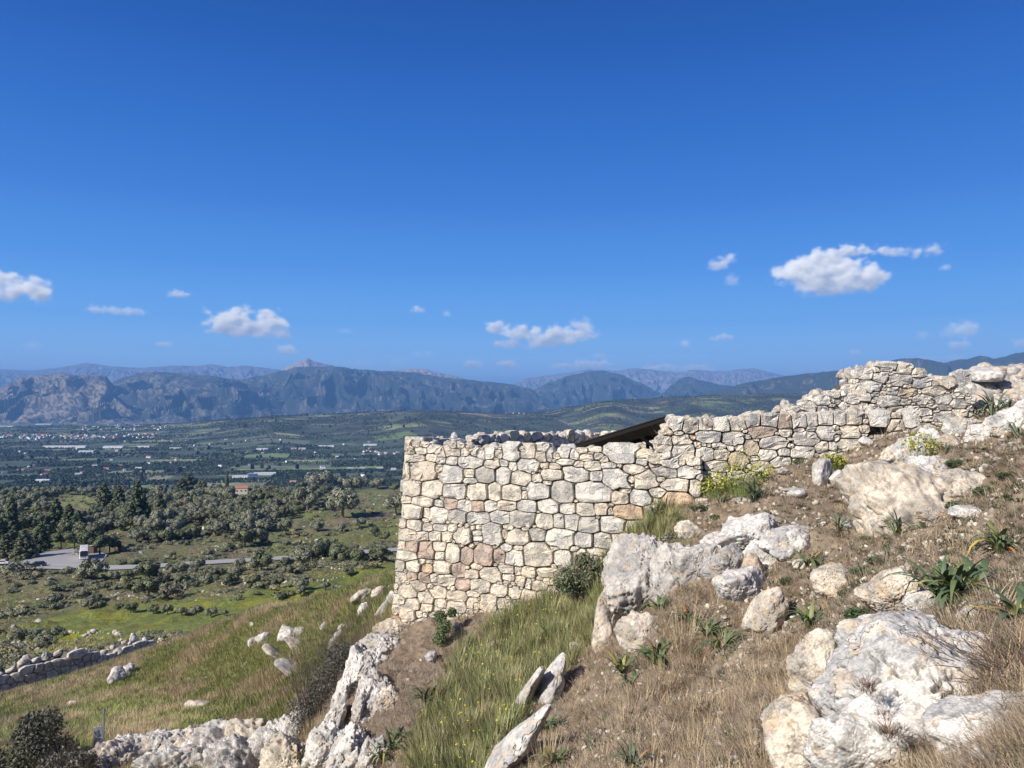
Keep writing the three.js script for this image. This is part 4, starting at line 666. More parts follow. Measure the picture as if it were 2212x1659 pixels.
{
  const r = mulberry(1234), dry = [], dryLow = [], litter = [], green = [], herb = [], slopeA = [], slopeB = [], slopeC = [];
  for (let k = 0; k < 135000; k++) {   // the stony spur
    const D = Math.exp(lerp(Math.log(2.6), Math.log(22.5), r() ** .75)), p = spot(lerp(-.27, 1.3, r()) * D, D), [px, py] = sheet(p);
    if (px < 676 || px > 3250 || py > 1900) continue;
    const x = px, g = greenBelt(px, py), patch = fbm2(p.x * .7 + 3, p.z * .7, 3), q = r();
    const right = step01(px, 1500, 1750) * step01(py, 1500, 1250), bare = Math.max(bareBelt(px, py), 0), dark = darkBelt(px, py), s = .8 + r() * .6;
    if (g > .2 && q < g * (.85 + patch)) { green.push([p, upQ(r), V3(s, s * (.7 + .5 * r()), s), C(1, 1, 1).multiplyScalar(.8 + r() * .4)]); continue; }
    if (dark > .2 && q < .75) { litter.push([p, upQ(r, .8), V3(s, s, s), C(1, 1, 1).multiplyScalar(.7 + r() * .5)]); continue; }
    if (bare > .3 && q < .25) continue; if (bare > .3) { litter.push([p, upQ(r, .8), V3(s * .8, s * .6, s * .8), C(1, 1, 1).multiplyScalar(.6 + r() * .5)]); continue; }
    if (q < .07 + .10 * right) { herb.push([p, upQ(r), V3(s, s, s), C(1, 1, 1).multiplyScalar(.7 + r() * .5)]); continue; }
    if (right > .4 ? (q < .5 && patch > -.2) : patch > -.02 || q < .35) {
      (r() < (right > .4 ? .08 : .24) ? dry : r() < .5 ? dryLow : litter).push([p, upQ(r, .5), V3(s, s * (.7 + r() * .6), s), C(1, 1, 1).multiplyScalar(.65 + r() * .6)]);
    }
  }
  for (let k = 0; k < 60000; k++) {   // the grass slope
    const D = Math.exp(lerp(Math.log(19), Math.log(62), r())), p = spot(lerp(-.75, -.10, r()) * D, D), [px, py] = sheet(p);
    if (px < -60 || px > 900 || (px > 690 && D < 23) || py > 1760) continue;
    const a = fbm2(p.x * .16, p.z * .16, 4), b = fbm2(p.x * .5 + 9, p.z * .5, 3), edge = step01(D, 40, 50), s = (.8 + r() * .6) * (D < 26 ? .8 : 1);
    const t = a + b * .5 + (r() - .5) * .35 - edge * .22 + .06;
    (t > .02 ? slopeA : t > -.16 ? slopeB : slopeC).push([p, upQ(r), V3(s, s * (.7 + r() * .5), s), C(1, 1, 1).multiplyScalar(.75 + r() * .45)]);
  }
  const weeds = [], blooms = [];
  for (let k = 0; k < 5200; k++) {
    const D = Math.exp(lerp(Math.log(7), Math.log(21), r())), p = spot(lerp(-.12, .2, r()) * D, D), [px, py] = sheet(p), g = greenBelt(px, py); if (g < .35 || py > 1740 || fbm2(p.x * 1.1, p.z * 1.1, 3) < -.05) continue;
    const s = .7 + r() * .8; weeds.push([p, upQ(r), V3(s, s, s), C(1, 1, 1).multiplyScalar(.75 + r() * .5)]); if (r() < .12) blooms.push([p.clone().setY(p.y + .34 * s), upQ(r, 1), V3(1, 1, 1), null]);
  }
  instances('tall_weeds', tuft(9, 30, .40, .12, .55, .011, .10, [[.19, .22, .085], [.24, .26, .10], [.155, .18, .07], [.33, .31, .15], [.42, .36, .20]]), grassMat, weeds, 'taller green weeds in the belt below the bastion', 'weeds');
  instances('yellow_blooms', rockShape(307, 1, { cuts: 6, size: [.022, .012, .022] }), std({ color: C(.62, .50, .03) }), blooms.map(([p, q, v]) => [p, q, v, C(1, 1, 1)]), 'little yellow flowers in the green belt below the bastion', 'flowers');
  instances('dry_grass', tuft(1, 14, .20, .08, .8, .005, .12, STRAW), grassMat, dry, 'dry straw grass standing on the brown slope', 'dry grass');
  instances('dry_grass', tuft(2, 16, .12, .10, 1.2, .006, .12, [...STRAW, ...RED]), grassMat, dryLow, 'low withered grass on the brown slope', 'dry grass');
  instances('plant_litter', tuft(3, 20, .15, .12, 2.6, .006, .2, BROWN), grassMat, litter, 'brown withered stalks and litter on the slope', 'plant litter');
  instances('green_grass', tuft(4, 24, .20, .10, .7, .006, .14, [GREEN[0], GREEN[2], ...MIXED, STRAW[0], STRAW[1]]), grassMat, green, 'fresh green grass and weeds in a belt below the bastion', 'grass');
  instances('green_herbs', tuft(5, 22, .09, .06, 1.4, .010, .2, [[.075, .11, .04], [.10, .135, .05], [.06, .09, .035]]), grassMat, herb, 'little dark green herbs on the brown slope', 'herbs');
  instances('slope_grass', tuft(6, 34, .22, .34, .5, .014, .10, [...GREEN, ...GREEN, ...MIXED]), grassMat, slopeA, 'fresh green grass on the slope left of the bastion', 'grass');
  instances('slope_grass', tuft(7, 34, .24, .34, .5, .014, .10, [...MIXED, ...MIXED, ...GREEN]), grassMat, slopeB, 'half withered grass on the slope left of the bastion', 'grass');
  instances('slope_grass', tuft(8, 34, .29, .34, .5, .013, .10, PINK), grassMat, slopeC, 'reddish dry grass on the slope left of the bastion', 'grass');
}

// ---------- strap-leaved bulbs: every leaf a part
const strap = Array.from({ length: 5 }, (_, i) => {
  const r = mulberry(40 + i), pos = [], idx = [], n = 7, L = 1, w = .11 + r() * .035, bend = .5 + i * .22, twist = (r() - .5) * .5;
  for (let s = 0; s <= n; s++) {
    const t = s / n, a = bend * t * t, x = L * t * Math.sin(a * .8) * .9, y = L * t * Math.cos(a * .8), ww = w * (t < .35 ? lerp(.65, 1, t / .35) : lerp(1, .02, ((t - .35) / .65) ** 2.2)) * .5, tw = twist * t;
    pos.push(x, y, -ww * Math.cos(tw), x - ww * .38, y - ww * .1, 0, x, y, ww * Math.cos(tw));
  }
  for (let s = 0; s < n; s++) { const a = s * 3; idx.push(a, a + 1, a + 3, a + 1, a + 4, a + 3, a + 1, a + 2, a + 4, a + 2, a + 5, a + 4); }
  return geo(pos, idx);
});
const SQ = [LEAF(.10, .145, .06, .55), LEAF(.08, .12, .055, .55), LEAF(.125, .165, .065, .55), LEAF(.20, .22, .07, .6)], SQY = [LEAF(.45, .34, .08), LEAF(.40, .20, .06), LEAF(.36, .33, .10)], SQT = [LEAF(.11, .14, .08, .6), LEAF(.09, .115, .065, .6), LEAF(.14, .165, .08, .6)];
let bulb = 0;
function strapPlant(px, py, w, n, label, o = {}) {
  const h = o.D ? at(px, py, o.D) : hit(px, py), D = -h.z, size = w * D / FOCAL * (o.big ?? .9), r = mulberry(900 + bulb++), { upright = .5, thin = 1, yellow = .06 } = o;
  const t = thing('strap_leaved_plant', h, label, 'plant'), heads = Math.max(1, Math.round(n / 9));
  for (let k = 0; k < n; k++) {
    const head = k % heads, ha = head * 2.4, hq = heads > 1 ? Math.sqrt(head / heads) * size * .42 : 0, a = r() * 6.283, tilt = (.15 + r() * 1.0) * (1.25 - upright), L = size * (.75 + r() * .45), y = r() < yellow;
    const m = part('leaf', strap[Math.floor(r() * 5)], y ? SQY[Math.floor(r() * 3)] : (thin < .7 ? SQT : SQ)[Math.floor(r() * (thin < .7 ? 3 : 4) * .999)], t);
    m.position.set(Math.cos(ha) * hq + Math.cos(a) * .012, -.03, Math.sin(ha) * hq * .7 - Math.sin(a) * .012); m.rotation.set(0, a, 0); m.rotateZ(-tilt * (y ? 1.35 : 1)); m.scale.set(L, L, L * thin * (heads > 2 ? .95 : 1.1));
  }
  return t;
}
strapPlant(2072, 1298, 160, 84, 'biggest clump of broad dark green strap leaves above the white boulders', { upright: .5, yellow: .10, big: .76, D: 7.9, thin: .85 });
for (const [px, py, w, n, label, o] of [
  [2168, 1188, 84, 16, 'strap-leaved plant with bright green leaves near the right edge'],
  [2222, 1345, 130, 14, 'strap-leaved plant with yellow tips cut by the right edge', { yellow: .3 }],
  [1752, 1352, 66, 16, 'upright strap-leaved plant standing below a rounded cream rock', { upright: .8 }],
  [1750, 1218, 54, 12, 'strap-leaved plant beside the rightmost boulder of the pile'],
  [2152, 898, 82, 20, 'thin-leaved plant below the heap of collapsed stones', { thin: .5 }], [2202, 942, 60, 10, 'thin-leaved plant at the right edge under the heap of stones', { thin: .5 }],
  [1432, 1318, 54, 13, 'dark strap-leaved plant at the foot of the ribbed rocks'], [1500, 1345, 60, 14, 'strap-leaved plant in the straw below the boulder pile'], [1535, 1368, 58, 14, 'strap-leaved plant left of the leaning white slab', { thin: .8 }],
  [1372, 1345, 56, 16, 'thin-leaved tuft on the broad cream rock', { thin: .45 }], [1424, 1428, 70, 18, 'strap-leaved plant in tall straw under the broad cream rock'], [1355, 1448, 62, 13, 'strap-leaved plant with one yellow leaf in tall straw', { yellow: .15 }], [1368, 1478, 50, 9, 'low strap-leaved plant, lowest of those in tall straw'],
  [1180, 1582, 64, 18, 'strap-leaved plant hanging over the long white slab'], [1110, 1650, 40, 7, 'small strap-leaved plant on the lower end of the long white slab'], [1270, 1552, 30, 5, 'tiny strap-leaved plant right of the long white slab', { upright: .8 }], [1282, 1614, 50, 12, 'thin-leaved tuft near the bottom edge right of the long white slab', { thin: .6 }],
  [1206, 1648, 60, 13, 'strap-leaved plant at the bottom edge beside the long white slab', { thin: .7 }], [1372, 1655, 74, 18, 'thin-leaved tuft at the bottom edge in the dry grass', { thin: .55 }], [1566, 1400, 74, 16, 'strap-leaved plant below the half buried cream slab', { thin: .75 }],
  [858, 1612, 66, 15, 'strap-leaved plant at the lower end of the green belt'], [832, 1640, 54, 11, 'strap-leaved plant nearest the bottom edge in the green belt', { thin: .7 }], [930, 1512, 60, 11, 'strap-leaved plant at the edge of the dark litter', { thin: .7 }],
  [1332, 1262, 56, 14, 'grassy tuft at the foot of the tall ribbed rock', { thin: .45 }], [1298, 1238, 70, 18, 'strap-leaved plant against the bastion wall', { thin: .8 }], [1422, 1112, 46, 12, 'thin grey-green tuft where the bastion meets the brown slope', { thin: .5 }],
  [1632, 1082, 66, 22, 'upright bright green thin-leaved plant before the lower wall', { thin: .45, upright: .85 }], [1942, 1152, 72, 18, 'thin-leaved tuft below the cream bedrock', { thin: .4 }], [1820, 1142, 60, 14, 'thin-leaved tuft left of the cream bedrock', { thin: .4 }], [2046, 974, 34, 9, 'small dark thin-leaved tuft on the upper right bedrock', { thin: .5 }],
  [1690, 1330, 56, 12, 'thin-leaved tuft right of the half buried cream slab', { thin: .45 }], [1190, 1205 + 165, 40, 10, 'small strap-leaved plant beside the green belt', { thin: .7 }], [1650, 1255, 44, 9, 'thin-leaved tuft under the boulder pile', { thin: .45 }], [1925, 1195, 40, 8, 'thin-leaved tuft above the pitted cream rock', { thin: .45 }],
  [1560, 1082, 40, 10, 'thin-leaved tuft beside the yellow-flowered bush', { thin: .4 }], [1830, 1045, 34, 8, 'thin-leaved tuft among stones before the drain hole', { thin: .4 }],
]) strapPlant(px, py, w, Math.round(n * 1.6), label, o);

// ---------- leafy cushions and bushes
function leafMass(seed, lobes, n, size, o = {}) {   // many leaf faces spread through the volume of overlapping lobes
  const { aspect = 1.6, shell = .55, tints = [[1, 1, 1]] } = o, r = mulberry(seed), pos = [], idx = [], col = [], nor = [];
  for (let k = 0; k < n; k++) {
    const [cx, cy, cz, R] = lobes[Math.floor(r() * lobes.length)], z = r() * 2 - 1, a = r() * 6.283, q = Math.sqrt(1 - z * z), d = V3(q * Math.cos(a), z, q * Math.sin(a)), rad = R * (shell + (1 - shell) * Math.sqrt(r())) * (1 + .16 * n3(d.x * 2.6 + cx, d.y * 2.6, d.z * 2.6 + cz)), c = V3(cx, cy, cz).addScaledVector(d, rad);
    if (c.y < (o.floor ?? -1e9)) c.y = o.floor + r() * .2 * R;
    const u = V3(r() - .5, r() - .5, r() - .5).normalize(), nn = d.clone().lerp(u, o.soft ? .42 : .75).normalize(), e = V3(r() - .5, r() - .5, r() - .5).cross(nn).normalize(), f = nn.clone().cross(e), s = size * (.6 + r() * .8), i = pos.length / 3, t = tints[Math.floor(r() * tints.length)], kk = .75 + .5 * r();
    for (const [x, y] of [[-.5 * aspect, 0], [0, -.5], [.5 * aspect, 0], [0, .5]]) { pos.push(c.x + (e.x * x + f.x * y) * s, c.y + (e.y * x + f.y * y) * s, c.z + (e.z * x + f.z * y) * s); col.push(t[0] * kk, t[1] * kk, t[2] * kk); nor.push(d.x * .72 + nn.x * .28, d.y * .72 + nn.y * .28 + .1, d.z * .72 + nn.z * .28); }
    idx.push(i, i + 1, i + 2, i, i + 2, i + 3);
  }
  const g = geo(pos, idx, null, col); if (o.soft) g.setAttribute('normal', new THREE.Float32BufferAttribute(nor, 3));
  return g;
}
function twigs(seed, n, len, thick, spread, o = {}) {   // thin forked twigs rising from one foot
  const r = mulberry(seed), pos = [], idx = [], { wander = .35, lift = 1, forks = 2, lean = [0, 0, 0] } = o;
  const run = (p, d, L, w, depth) => {
    const segs = 4; let ring = null;
    for (let s = 0; s <= segs; s++) {
      const i = pos.length / 3, k = w * (1 - .75 * s / segs), a = V3(d.y, -d.x, .3).cross(d).normalize(), b = d.clone().cross(a);
      for (let q = 0; q < 3; q++) { const c = Math.cos(q * 2.094), t = Math.sin(q * 2.094); pos.push(p.x + (a.x * c + b.x * t) * k, p.y + (a.y * c + b.y * t) * k, p.z + (a.z * c + b.z * t) * k); }
      if (ring !== null) for (let q = 0; q < 3; q++) { const m = (q + 1) % 3; idx.push(ring + q, ring + m, i + q, ring + m, i + m, i + q); }
      ring = i;
      if (s === segs) break;
      p = p.clone().addScaledVector(d, L / segs); d = d.clone().add(V3((r() - .5) * wander, (r() - .5) * wander * .7, (r() - .5) * wander)).normalize();
      if (depth < forks && s > 0 && r() < .8) run(p, d.clone().add(V3((r() - .5) * 1.3, (r() - .3) * .8, (r() - .5) * 1.3)).normalize(), L * (.35 + r() * .3), k * .7, depth + 1);
    }
  };
  for (let k = 0; k < n; k++) { const a = r() * 6.283, q = spread * Math.sqrt(r()); run(V3(Math.cos(a) * q * .3, 0, Math.sin(a) * q * .3), V3(Math.cos(a) * q + lean[0], lift * (.5 + r()), Math.sin(a) * q + lean[2]).normalize(), len * (.6 + r() * .6), thick, 0); }
  return geo(pos, idx);
}
const bark = { grey: std({ name: 'grey_twig', color: C(.16, .135, .115) }), brown: std({ name: 'brown_twig', color: C(.15, .10, .075) }), dark: std({ name: 'dark_bark', color: C(.07, .055, .045) }), straw: std({ name: 'straw_stalk', color: C(.50, .38, .23) }), pale: std({ name: 'pale_stalk', color: C(.36, .29, .22) }) };
const leafMat = new THREE.MeshPhysicalMaterial({ vertexColors: true, roughness: .8, side: THREE.DoubleSide });
function bush(name, px, py, w, h, label, category, make, o = {}) {   // w, h on the sheet; foot at px, py
  const p = o.D ? at(px, py, o.D) : hit(px, py), k = -p.z / FOCAL, t = thing(name, p, label, category, o.group);
  make(t, w * k, h * k); return t;
}
const cushion = (seed, tints) => (t, w, h) => { part('leaves', leafMass(seed, [[0, h * .3, 0, w * .42], [w * .18, h * .25, w * .1, w * .3], [-w * .2, h * .25, -.1 * w, w * .3]].map(([x, y, z, R]) => [x, y * 1, z, R]), 900, w * .07, { floor: 0, tints, aspect: 2.2 }), leafMat, t); t.children[0].scale.y = Math.min(1, h / w * 1.1); };
const DARKGREEN = [[.07, .105, .04], [.09, .13, .045], [.055, .085, .035]], SAGE = [[.20, .20, .155], [.15, .155, .12], [.25, .24, .19]], LIME = [[.28, .30, .06], [.38, .37, .06], [.20, .24, .06], [.46, .42, .05]], OLIVE = [[.10, .125, .07], [.13, .15, .085], [.08, .10, .06]];
[[2066, 1006, 46, 24], [2070, 1100, 50, 30], [2132, 1068, 52, 30], [2086, 1058, 34, 20], [2016, 1080, 30, 22], [1855, 1342, 56, 44], [1545, 1122, 26, 16], [1472, 1128, 22, 18], [1462, 1116, 26, 14], [1510, 1100, 40, 16], [1700, 1262, 30, 24], [1870, 1240, 60, 26], [1905, 1215, 60, 24], [2180, 1030, 50, 20], [1735, 1000, 40, 18], [1650, 1030, 40, 18]]
  .sort((a, b) => a[0] - b[0]).forEach(([x, y, w, h], i) => bush('herb_cushion', x, y, w, h, `dark green herb cushion, ${ORD[i]} from the left on the brown slope`, 'herb', cushion(50 + i, DARKGREEN), { group: 'herb cushions on the brown slope' }));
bush('sage_bush', 1452, 1172, 50, 32, 'small grey sage bush on top of the ribbed rocks', 'bush', cushion(81, SAGE));
bush('sage_bush', 2108, 905, 40, 34, 'small grey bush at the foot of the heap of collapsed stones', 'bush', cushion(82, SAGE));
const flowering = (seed) => (t, w, h) => {
  part('stems', twigs(seed, 26, h * .8, .004, .55, { lift: 1.1, forks: 1 }), LEAF(.14, .19, .05), t);
  part('leaves', tuft(seed + 1, 260, h * .62, w * .42, .5, .012, .12, [[.16, .21, .05], [.21, .25, .06], [.12, .17, .05]]), grassMat, t);
  part('yellow_flowers', leafMass(seed + 2, [[0, h * .72, 0, w * .36], [w * .25, h * .6, .1 * w, w * .24], [-w * .25, h * .55, 0, w * .26]], 620, .035, { tints: LIME, shell: .35 }), leafMat, t).userData.kind = 'stuff';
};
bush('yellow_flowered_bush', 1612, 1068, 120, 76, 'large yellow-flowered bush growing against the lower wall', 'bush', flowering(90));
bush('yellow_flowered_bush', 1548, 1074, 80, 44, 'low yellow-flowered bush at the left foot of the lower wall', 'bush', flowering(95));
bush('yellow_flowered_bush', 1780, 950, 70, 34, 'yellow-flowered bush under the right end of the lower wall', 'bush', flowering(100));
bush('yellow_flowered_bush', 1985, 988, 90, 34, 'yellow-flowered bush spreading over white bedrock at the upper right', 'bush', flowering(105));
bush('yellow_flowered_bush', 1360, 1240, 40, 60, 'yellow-green weed on the face of the ribbed rocks', 'weed', flowering(110));
bush('yellow_flowered_bush', 1800, 1010, 54, 24, 'yellow-green weed among the white stones before the lower wall', 'weed', flowering(115));
bush('green_bush', 1252, 1300, 130, 105, 'grey-green bush at the foot of the bastion wall above the green belt', 'bush', (t, w, h) => { part('stems', twigs(121, 40, h * .85, .008, .45, { lift: 1.2 }), bark.pale, t); part('leaves', leafMass(122, [[0, h * .5, 0, h * .36], [w * .2, h * .62, 0, h * .28], [-w * .22, h * .45, .1, h * .3], [w * .05, h * .8, 0, h * .2]], 4200, .035, { tints: [[.15, .18, .09], [.19, .21, .12], [.12, .145, .075], [.24, .24, .14]], shell: 0, floor: .05, aspect: 2.6 }), leafMat, t); });
bush('creeping_bush', 952, 1400, 70, 70, 'small creeping green bush in the bare earth under the bastion wall', 'bush', (t, w, h) => { part('leaves', leafMass(130, [[0, h * .3, 0, h * .26], [w * .1, h * .6, -.1, h * .26], [-w * .05, h * .85, -.3, h * .2], [w * .3, h * .95, -.4, h * .15]], 3600, .03, { tints: [[.13, .17, .07], [.16, .20, .08], [.10, .13, .055]], shell: .1, floor: .02 }), leafMat, t); });
bush('thorn_bush', 1005, 1545, 120, 90, 'bare dark thorn bush in the dark litter under the bastion', 'bush', (t, w, h) => { part('twigs', twigs(135, 30, h * .7, .006, .9, { lift: .8, wander: .8 }), bark.brown, t); }, { D: 16.2 });
bush('dead_stalks', 1010, 1352, 60, 40, 'dead brown stalks leaning against the foot of the bastion wall', 'stalks', (t, w, h) => { part('twigs', twigs(137, 12, h, .006, .6, { lift: 1 }), bark.brown, t); });
// grey leafless shrub in the cleft between the spur and the grass slope
bush('grey_shrub', 668, 1600, 130, 250, 'tall grey leafless shrub leaning along the left edge of the rocky spur', 'shrub', (t, w, h) => {
  part('twigs', twigs(140, 150, h * .62, .010, .62, { lift: 1.2, forks: 3, lean: [.42, 0, 0], wander: .5 }), bark.grey, t);
  const upper = part('twigs', twigs(141, 120, h * .5, .009, .6, { lift: 1.1, forks: 3, lean: [.1, 0, 0], wander: .5 }), bark.grey, t); upper.position.set(w * .42, h * .32, -.6);
  part('withered_leaves', leafMass(142, [[0, h * .25, 0, w * .38], [w * .3, h * .45, 0, w * .36], [w * .52, h * .68, 0, w * .3]], 8000, .028, { tints: [[.13, .12, .10], [.10, .105, .08], [.16, .14, .115]], shell: .1, aspect: 2.5 }), leafMat, t);
}, { D: 21.3 });
const leafyShrub = (seed, tints, n = 9000) => (t, w, h) => {
  part('branches', twigs(seed, 46, h * .62, .018, .9, { lift: 1.1, forks: 2 }), bark.grey, t);
  const r = mulberry(seed), L = Array.from({ length: 16 }, () => { const a = r() * 6.28, q = Math.sqrt(r()); return [Math.cos(a) * q * w * .42, h * (.2 + .62 * (1 - q * .5) * r()), Math.sin(a) * q * w * .4, w * (.09 + .12 * r())]; });
  part('leaves', leafMass(seed + 1, L, n, .05, { tints, shell: 0, floor: .05, aspect: 2.4 }), leafMat, t);
  part('twigs', twigs(seed + 2, 60, h * .85, .008, 1.0, { lift: 1.0, forks: 3, wander: .5 }), bark.grey, t);
};
bush('dark_shrub', 85, 1668, 185, 150, 'big dark green shrub in the bottom left corner', 'shrub', leafyShrub(150, [[.10, .105, .07], [.135, .13, .095], [.075, .082, .055]], 9500), { D: 25.5 });
bush('dark_shrub', 155, 1690, 130, 80, 'grey half bare shrub in front of the big dark shrub', 'shrub', leafyShrub(153, [[.15, .135, .11], [.19, .165, .135], [.11, .105, .08]], 1800), { D: 23.6 });
[[430, 1672, 110, 100], [505, 1680, 110, 80], [585, 1672, 110, 110], [640, 1640, 90, 120], [360, 1680, 90, 70]].sort((a, b) => a[0] - b[0]).forEach(([x, y, w, h], i) => bush('bare_brush', x, y, w, h, `leafless grey brush, ${ORD[i]} from the left before the lower left rock band`, 'brush', (t, W, H) => part('twigs', twigs(160 + i, 30, H * .75, .006, .8, { lift: 1, forks: 2, wander: .5 }), i % 2 ? bark.pale : bark.grey, t), { D: 21.6, group: 'leafless brush at the bottom edge' }));
// tall straw and dead stalks
[[1480, 1400, 90, 110], [1560, 1300, 50, 60], [1420, 1500, 90, 80], [1100, 1500, 90, 80], [1030, 1580, 100, 90], [1640, 1480, 80, 70], [1500, 1640, 90, 90], [1350, 1580, 90, 70], [1590, 1560, 80, 80], [1650, 1640, 90, 110], [1700, 1420, 70, 50], [1870, 1405, 50, 40], [1180, 1640, 70, 60], [960, 1640, 100, 90]].sort((a, b) => a[0] - b[0]).forEach(([x, y, w, h], i) => bush('straw_tussock', x, y, w, h, `tall straw tussock, ${ORD[i]} from the left on the slope`, 'tussock', (t, W, H) => { part('stalks', tuft(200 + i, 120, H, W * .42, .55, .006, .07, i % 4 === 1 ? RED : STRAW), grassMat, t); part('twigs', twigs(220 + i, 7, H * .8, .003, .6, { lift: 1.1, forks: 1 }), bark.straw, t); }, { group: 'straw tussocks on the slope' }));
bush('dead_twigs', 2212, 1430, 150, 60, 'tangle of dead grey twigs right of the biggest white boulder', 'twigs', (t, w, h) => { for (let k = 0; k < 3; k++) { const m = part('twigs', twigs(240 + k, 26, w * .42, .005, 1.4, { lift: .35, forks: 2, wander: .5 }), k === 1 ? bark.grey : bark.brown, t); m.position.set((k - 1) * w * .28, 0, 0); } });
bush('withered_tuft', 1925, 1585, 30, 190, 'withered brown tuft in the crack of the biggest white boulder', 'tuft', (t, w, h) => { const q = mulberry(251); for (let k = 0; k < 7; k++) { const m = part('stalks', tuft(250 + k, 60, .06 + .14 * q(), .02 + .05 * q(), 1.2, .004, .3, [[.20, .13, .09], [.15, .10, .07], [.27, .18, .12]]), grassMat, t); const y = q() ** 1.3 * .46; m.position.set(-.24 * y + (q() - .5) * .04, y, -.9 * y); } }, { D: 5.0 });

// ---------- trees of the valley and the grove on the ridge
function trunkShape(seed, h, r0) {
  const r = mulberry(seed), gs = [];
  const limb = (p, q, a, b) => { const d = q.clone().sub(p), g = new THREE.CylinderGeometry(b, a, d.length(), 6, 2); g.translate(0, d.length() / 2, 0); g.applyQuaternion(new THREE.Quaternion().setFromUnitVectors(V3(0, 1, 0), d.normalize())); g.translate(p.x, p.y, p.z); gs.push(g); };
  const fork = V3((r() - .5) * .3, h * .38, (r() - .5) * .3); limb(V3(0, -.4, 0), fork, r0, r0 * .75);
  for (let k = 0; k < 4; k++) { const a = k * 1.57 + r(), q = h * (.2 + r() * .15); limb(fork, V3(Math.cos(a) * q, h * (.62 + r() * .2), Math.sin(a) * q), r0 * .5, r0 * .18); }
  return mergeGeometries(gs);
}
const GREYGREEN = [[.195, .205, .13], [.23, .235, .16], [.165, .175, .11], [.26, .26, .185]], DARKTREE = [[.125, .14, .075], [.155, .17, .09], [.10, .115, .06]], CONIFER = [[.085, .105, .05], [.11, .13, .06], [.065, .085, .042]], FRESH = [[.14, .16, .08], [.165, .185, .095], [.115, .13, .065]];
function crownShape(seed, R, H, n, size, tints, flat = 1) {
  const r = mulberry(seed), lobes = [[0, H * .62, 0, R * .62]];
  for (let k = 0; k < 11; k++) { const a = r() * 6.28, q = R * (.35 + .4 * r()); lobes.push([Math.cos(a) * q, H * (.42 + .42 * r()), Math.sin(a) * q, R * (.28 + .2 * r())]); }
  const g = leafMass(seed + 1, lobes, n, size, { tints, shell: .82, floor: H * .10, aspect: 1.3, soft: true });
  return g;
}
const OL = [0, 1, 2, 3, 4].map((i) => ({ crown: crownShape(400 + i, 2.5, 4.6 - .2 * i, 2600, .30, i === 4 ? FRESH : i === 3 ? DARKTREE : GREYGREEN), trunk: trunkShape(410 + i, 3.6, .24) }));
const SHR = [0, 1, 2].map((i) => crownShape(430 + i, 1.5, 1.7, 700, .24, [GREYGREEN, DARKTREE, [[.12, .11, .075], [.15, .135, .095], [.09, .085, .055]]][i]));
function coniferShape(seed, H, R, n, dark) {
  const r = mulberry(seed), lobes = []; const tiers = Math.round(H / .9);
  for (let k = 0; k < tiers; k++) { const t = k / (tiers - 1), y = H * lerp(.16, .97, t), rr = R * (1 - t) ** .75 + .25, m = Math.max(2, Math.round(rr * 3.2)); for (let j = 0; j < m; j++) { const a = j / m * 6.28 + k * 1.1 + r() * .5, q = rr * (.45 + .5 * r()); lobes.push([Math.cos(a) * q, y - q * .16 + r() * .4, Math.sin(a) * q, .45 + rr * .16]); } }
  return leafMass(seed + 1, lobes, n, .42, { tints: dark ? CONIFER : DARKTREE, shell: .3, aspect: 2, soft: true, floor: .6 });
}
const CONS = [coniferShape(450, 13, 3.6, 3800, true), coniferShape(452, 11, 3.4, 3000, false), coniferShape(454, 14, 2.9, 3600, true)], CONT = [13, 11, 14].map((h, i) => { const g = new THREE.CylinderGeometry(.08, .32, h * .95, 7); g.translate(0, h * .45, 0); return g; });
const PINE = [crownShape(460, 3.6, 8.5, 2200, .42, DARKTREE), crownShape(462, 3.2, 7.5, 2000, .42, CONIFER)], PINET = [trunkShape(464, 7.5, .3), trunkShape(465, 6.6, .28)];
const protos = {};
function plant(kind, i, name, p, turn, s, label, category, group) {
  const key = kind + i;
  if (!protos[key]) {
    const t = thing(name, p, label, category, group);
    if (kind === 'shrub') part('leaves', SHR[i], leafMat, t);
    else { const [c, k] = kind === 'olive' ? [OL[i].crown, OL[i].trunk] : kind === 'conifer' ? [CONS[i], CONT[i]] : [PINE[i], PINET[i]]; part('crown', c, leafMat, t); part('trunk', k, kind === 'olive' ? bark.grey : bark.dark, t); }
    t.rotation.y = turn; t.scale.set(...s); protos[key] = t; return t;
  }
  return tag(copyOf(protos[key], name, p, turn, s), label, category, group);
}
const placed = [];
function free(p, d) { for (const q of placed) if (Math.hypot(q[0] - p.x, q[1] - p.z) < d + q[2]) return false; return true; }
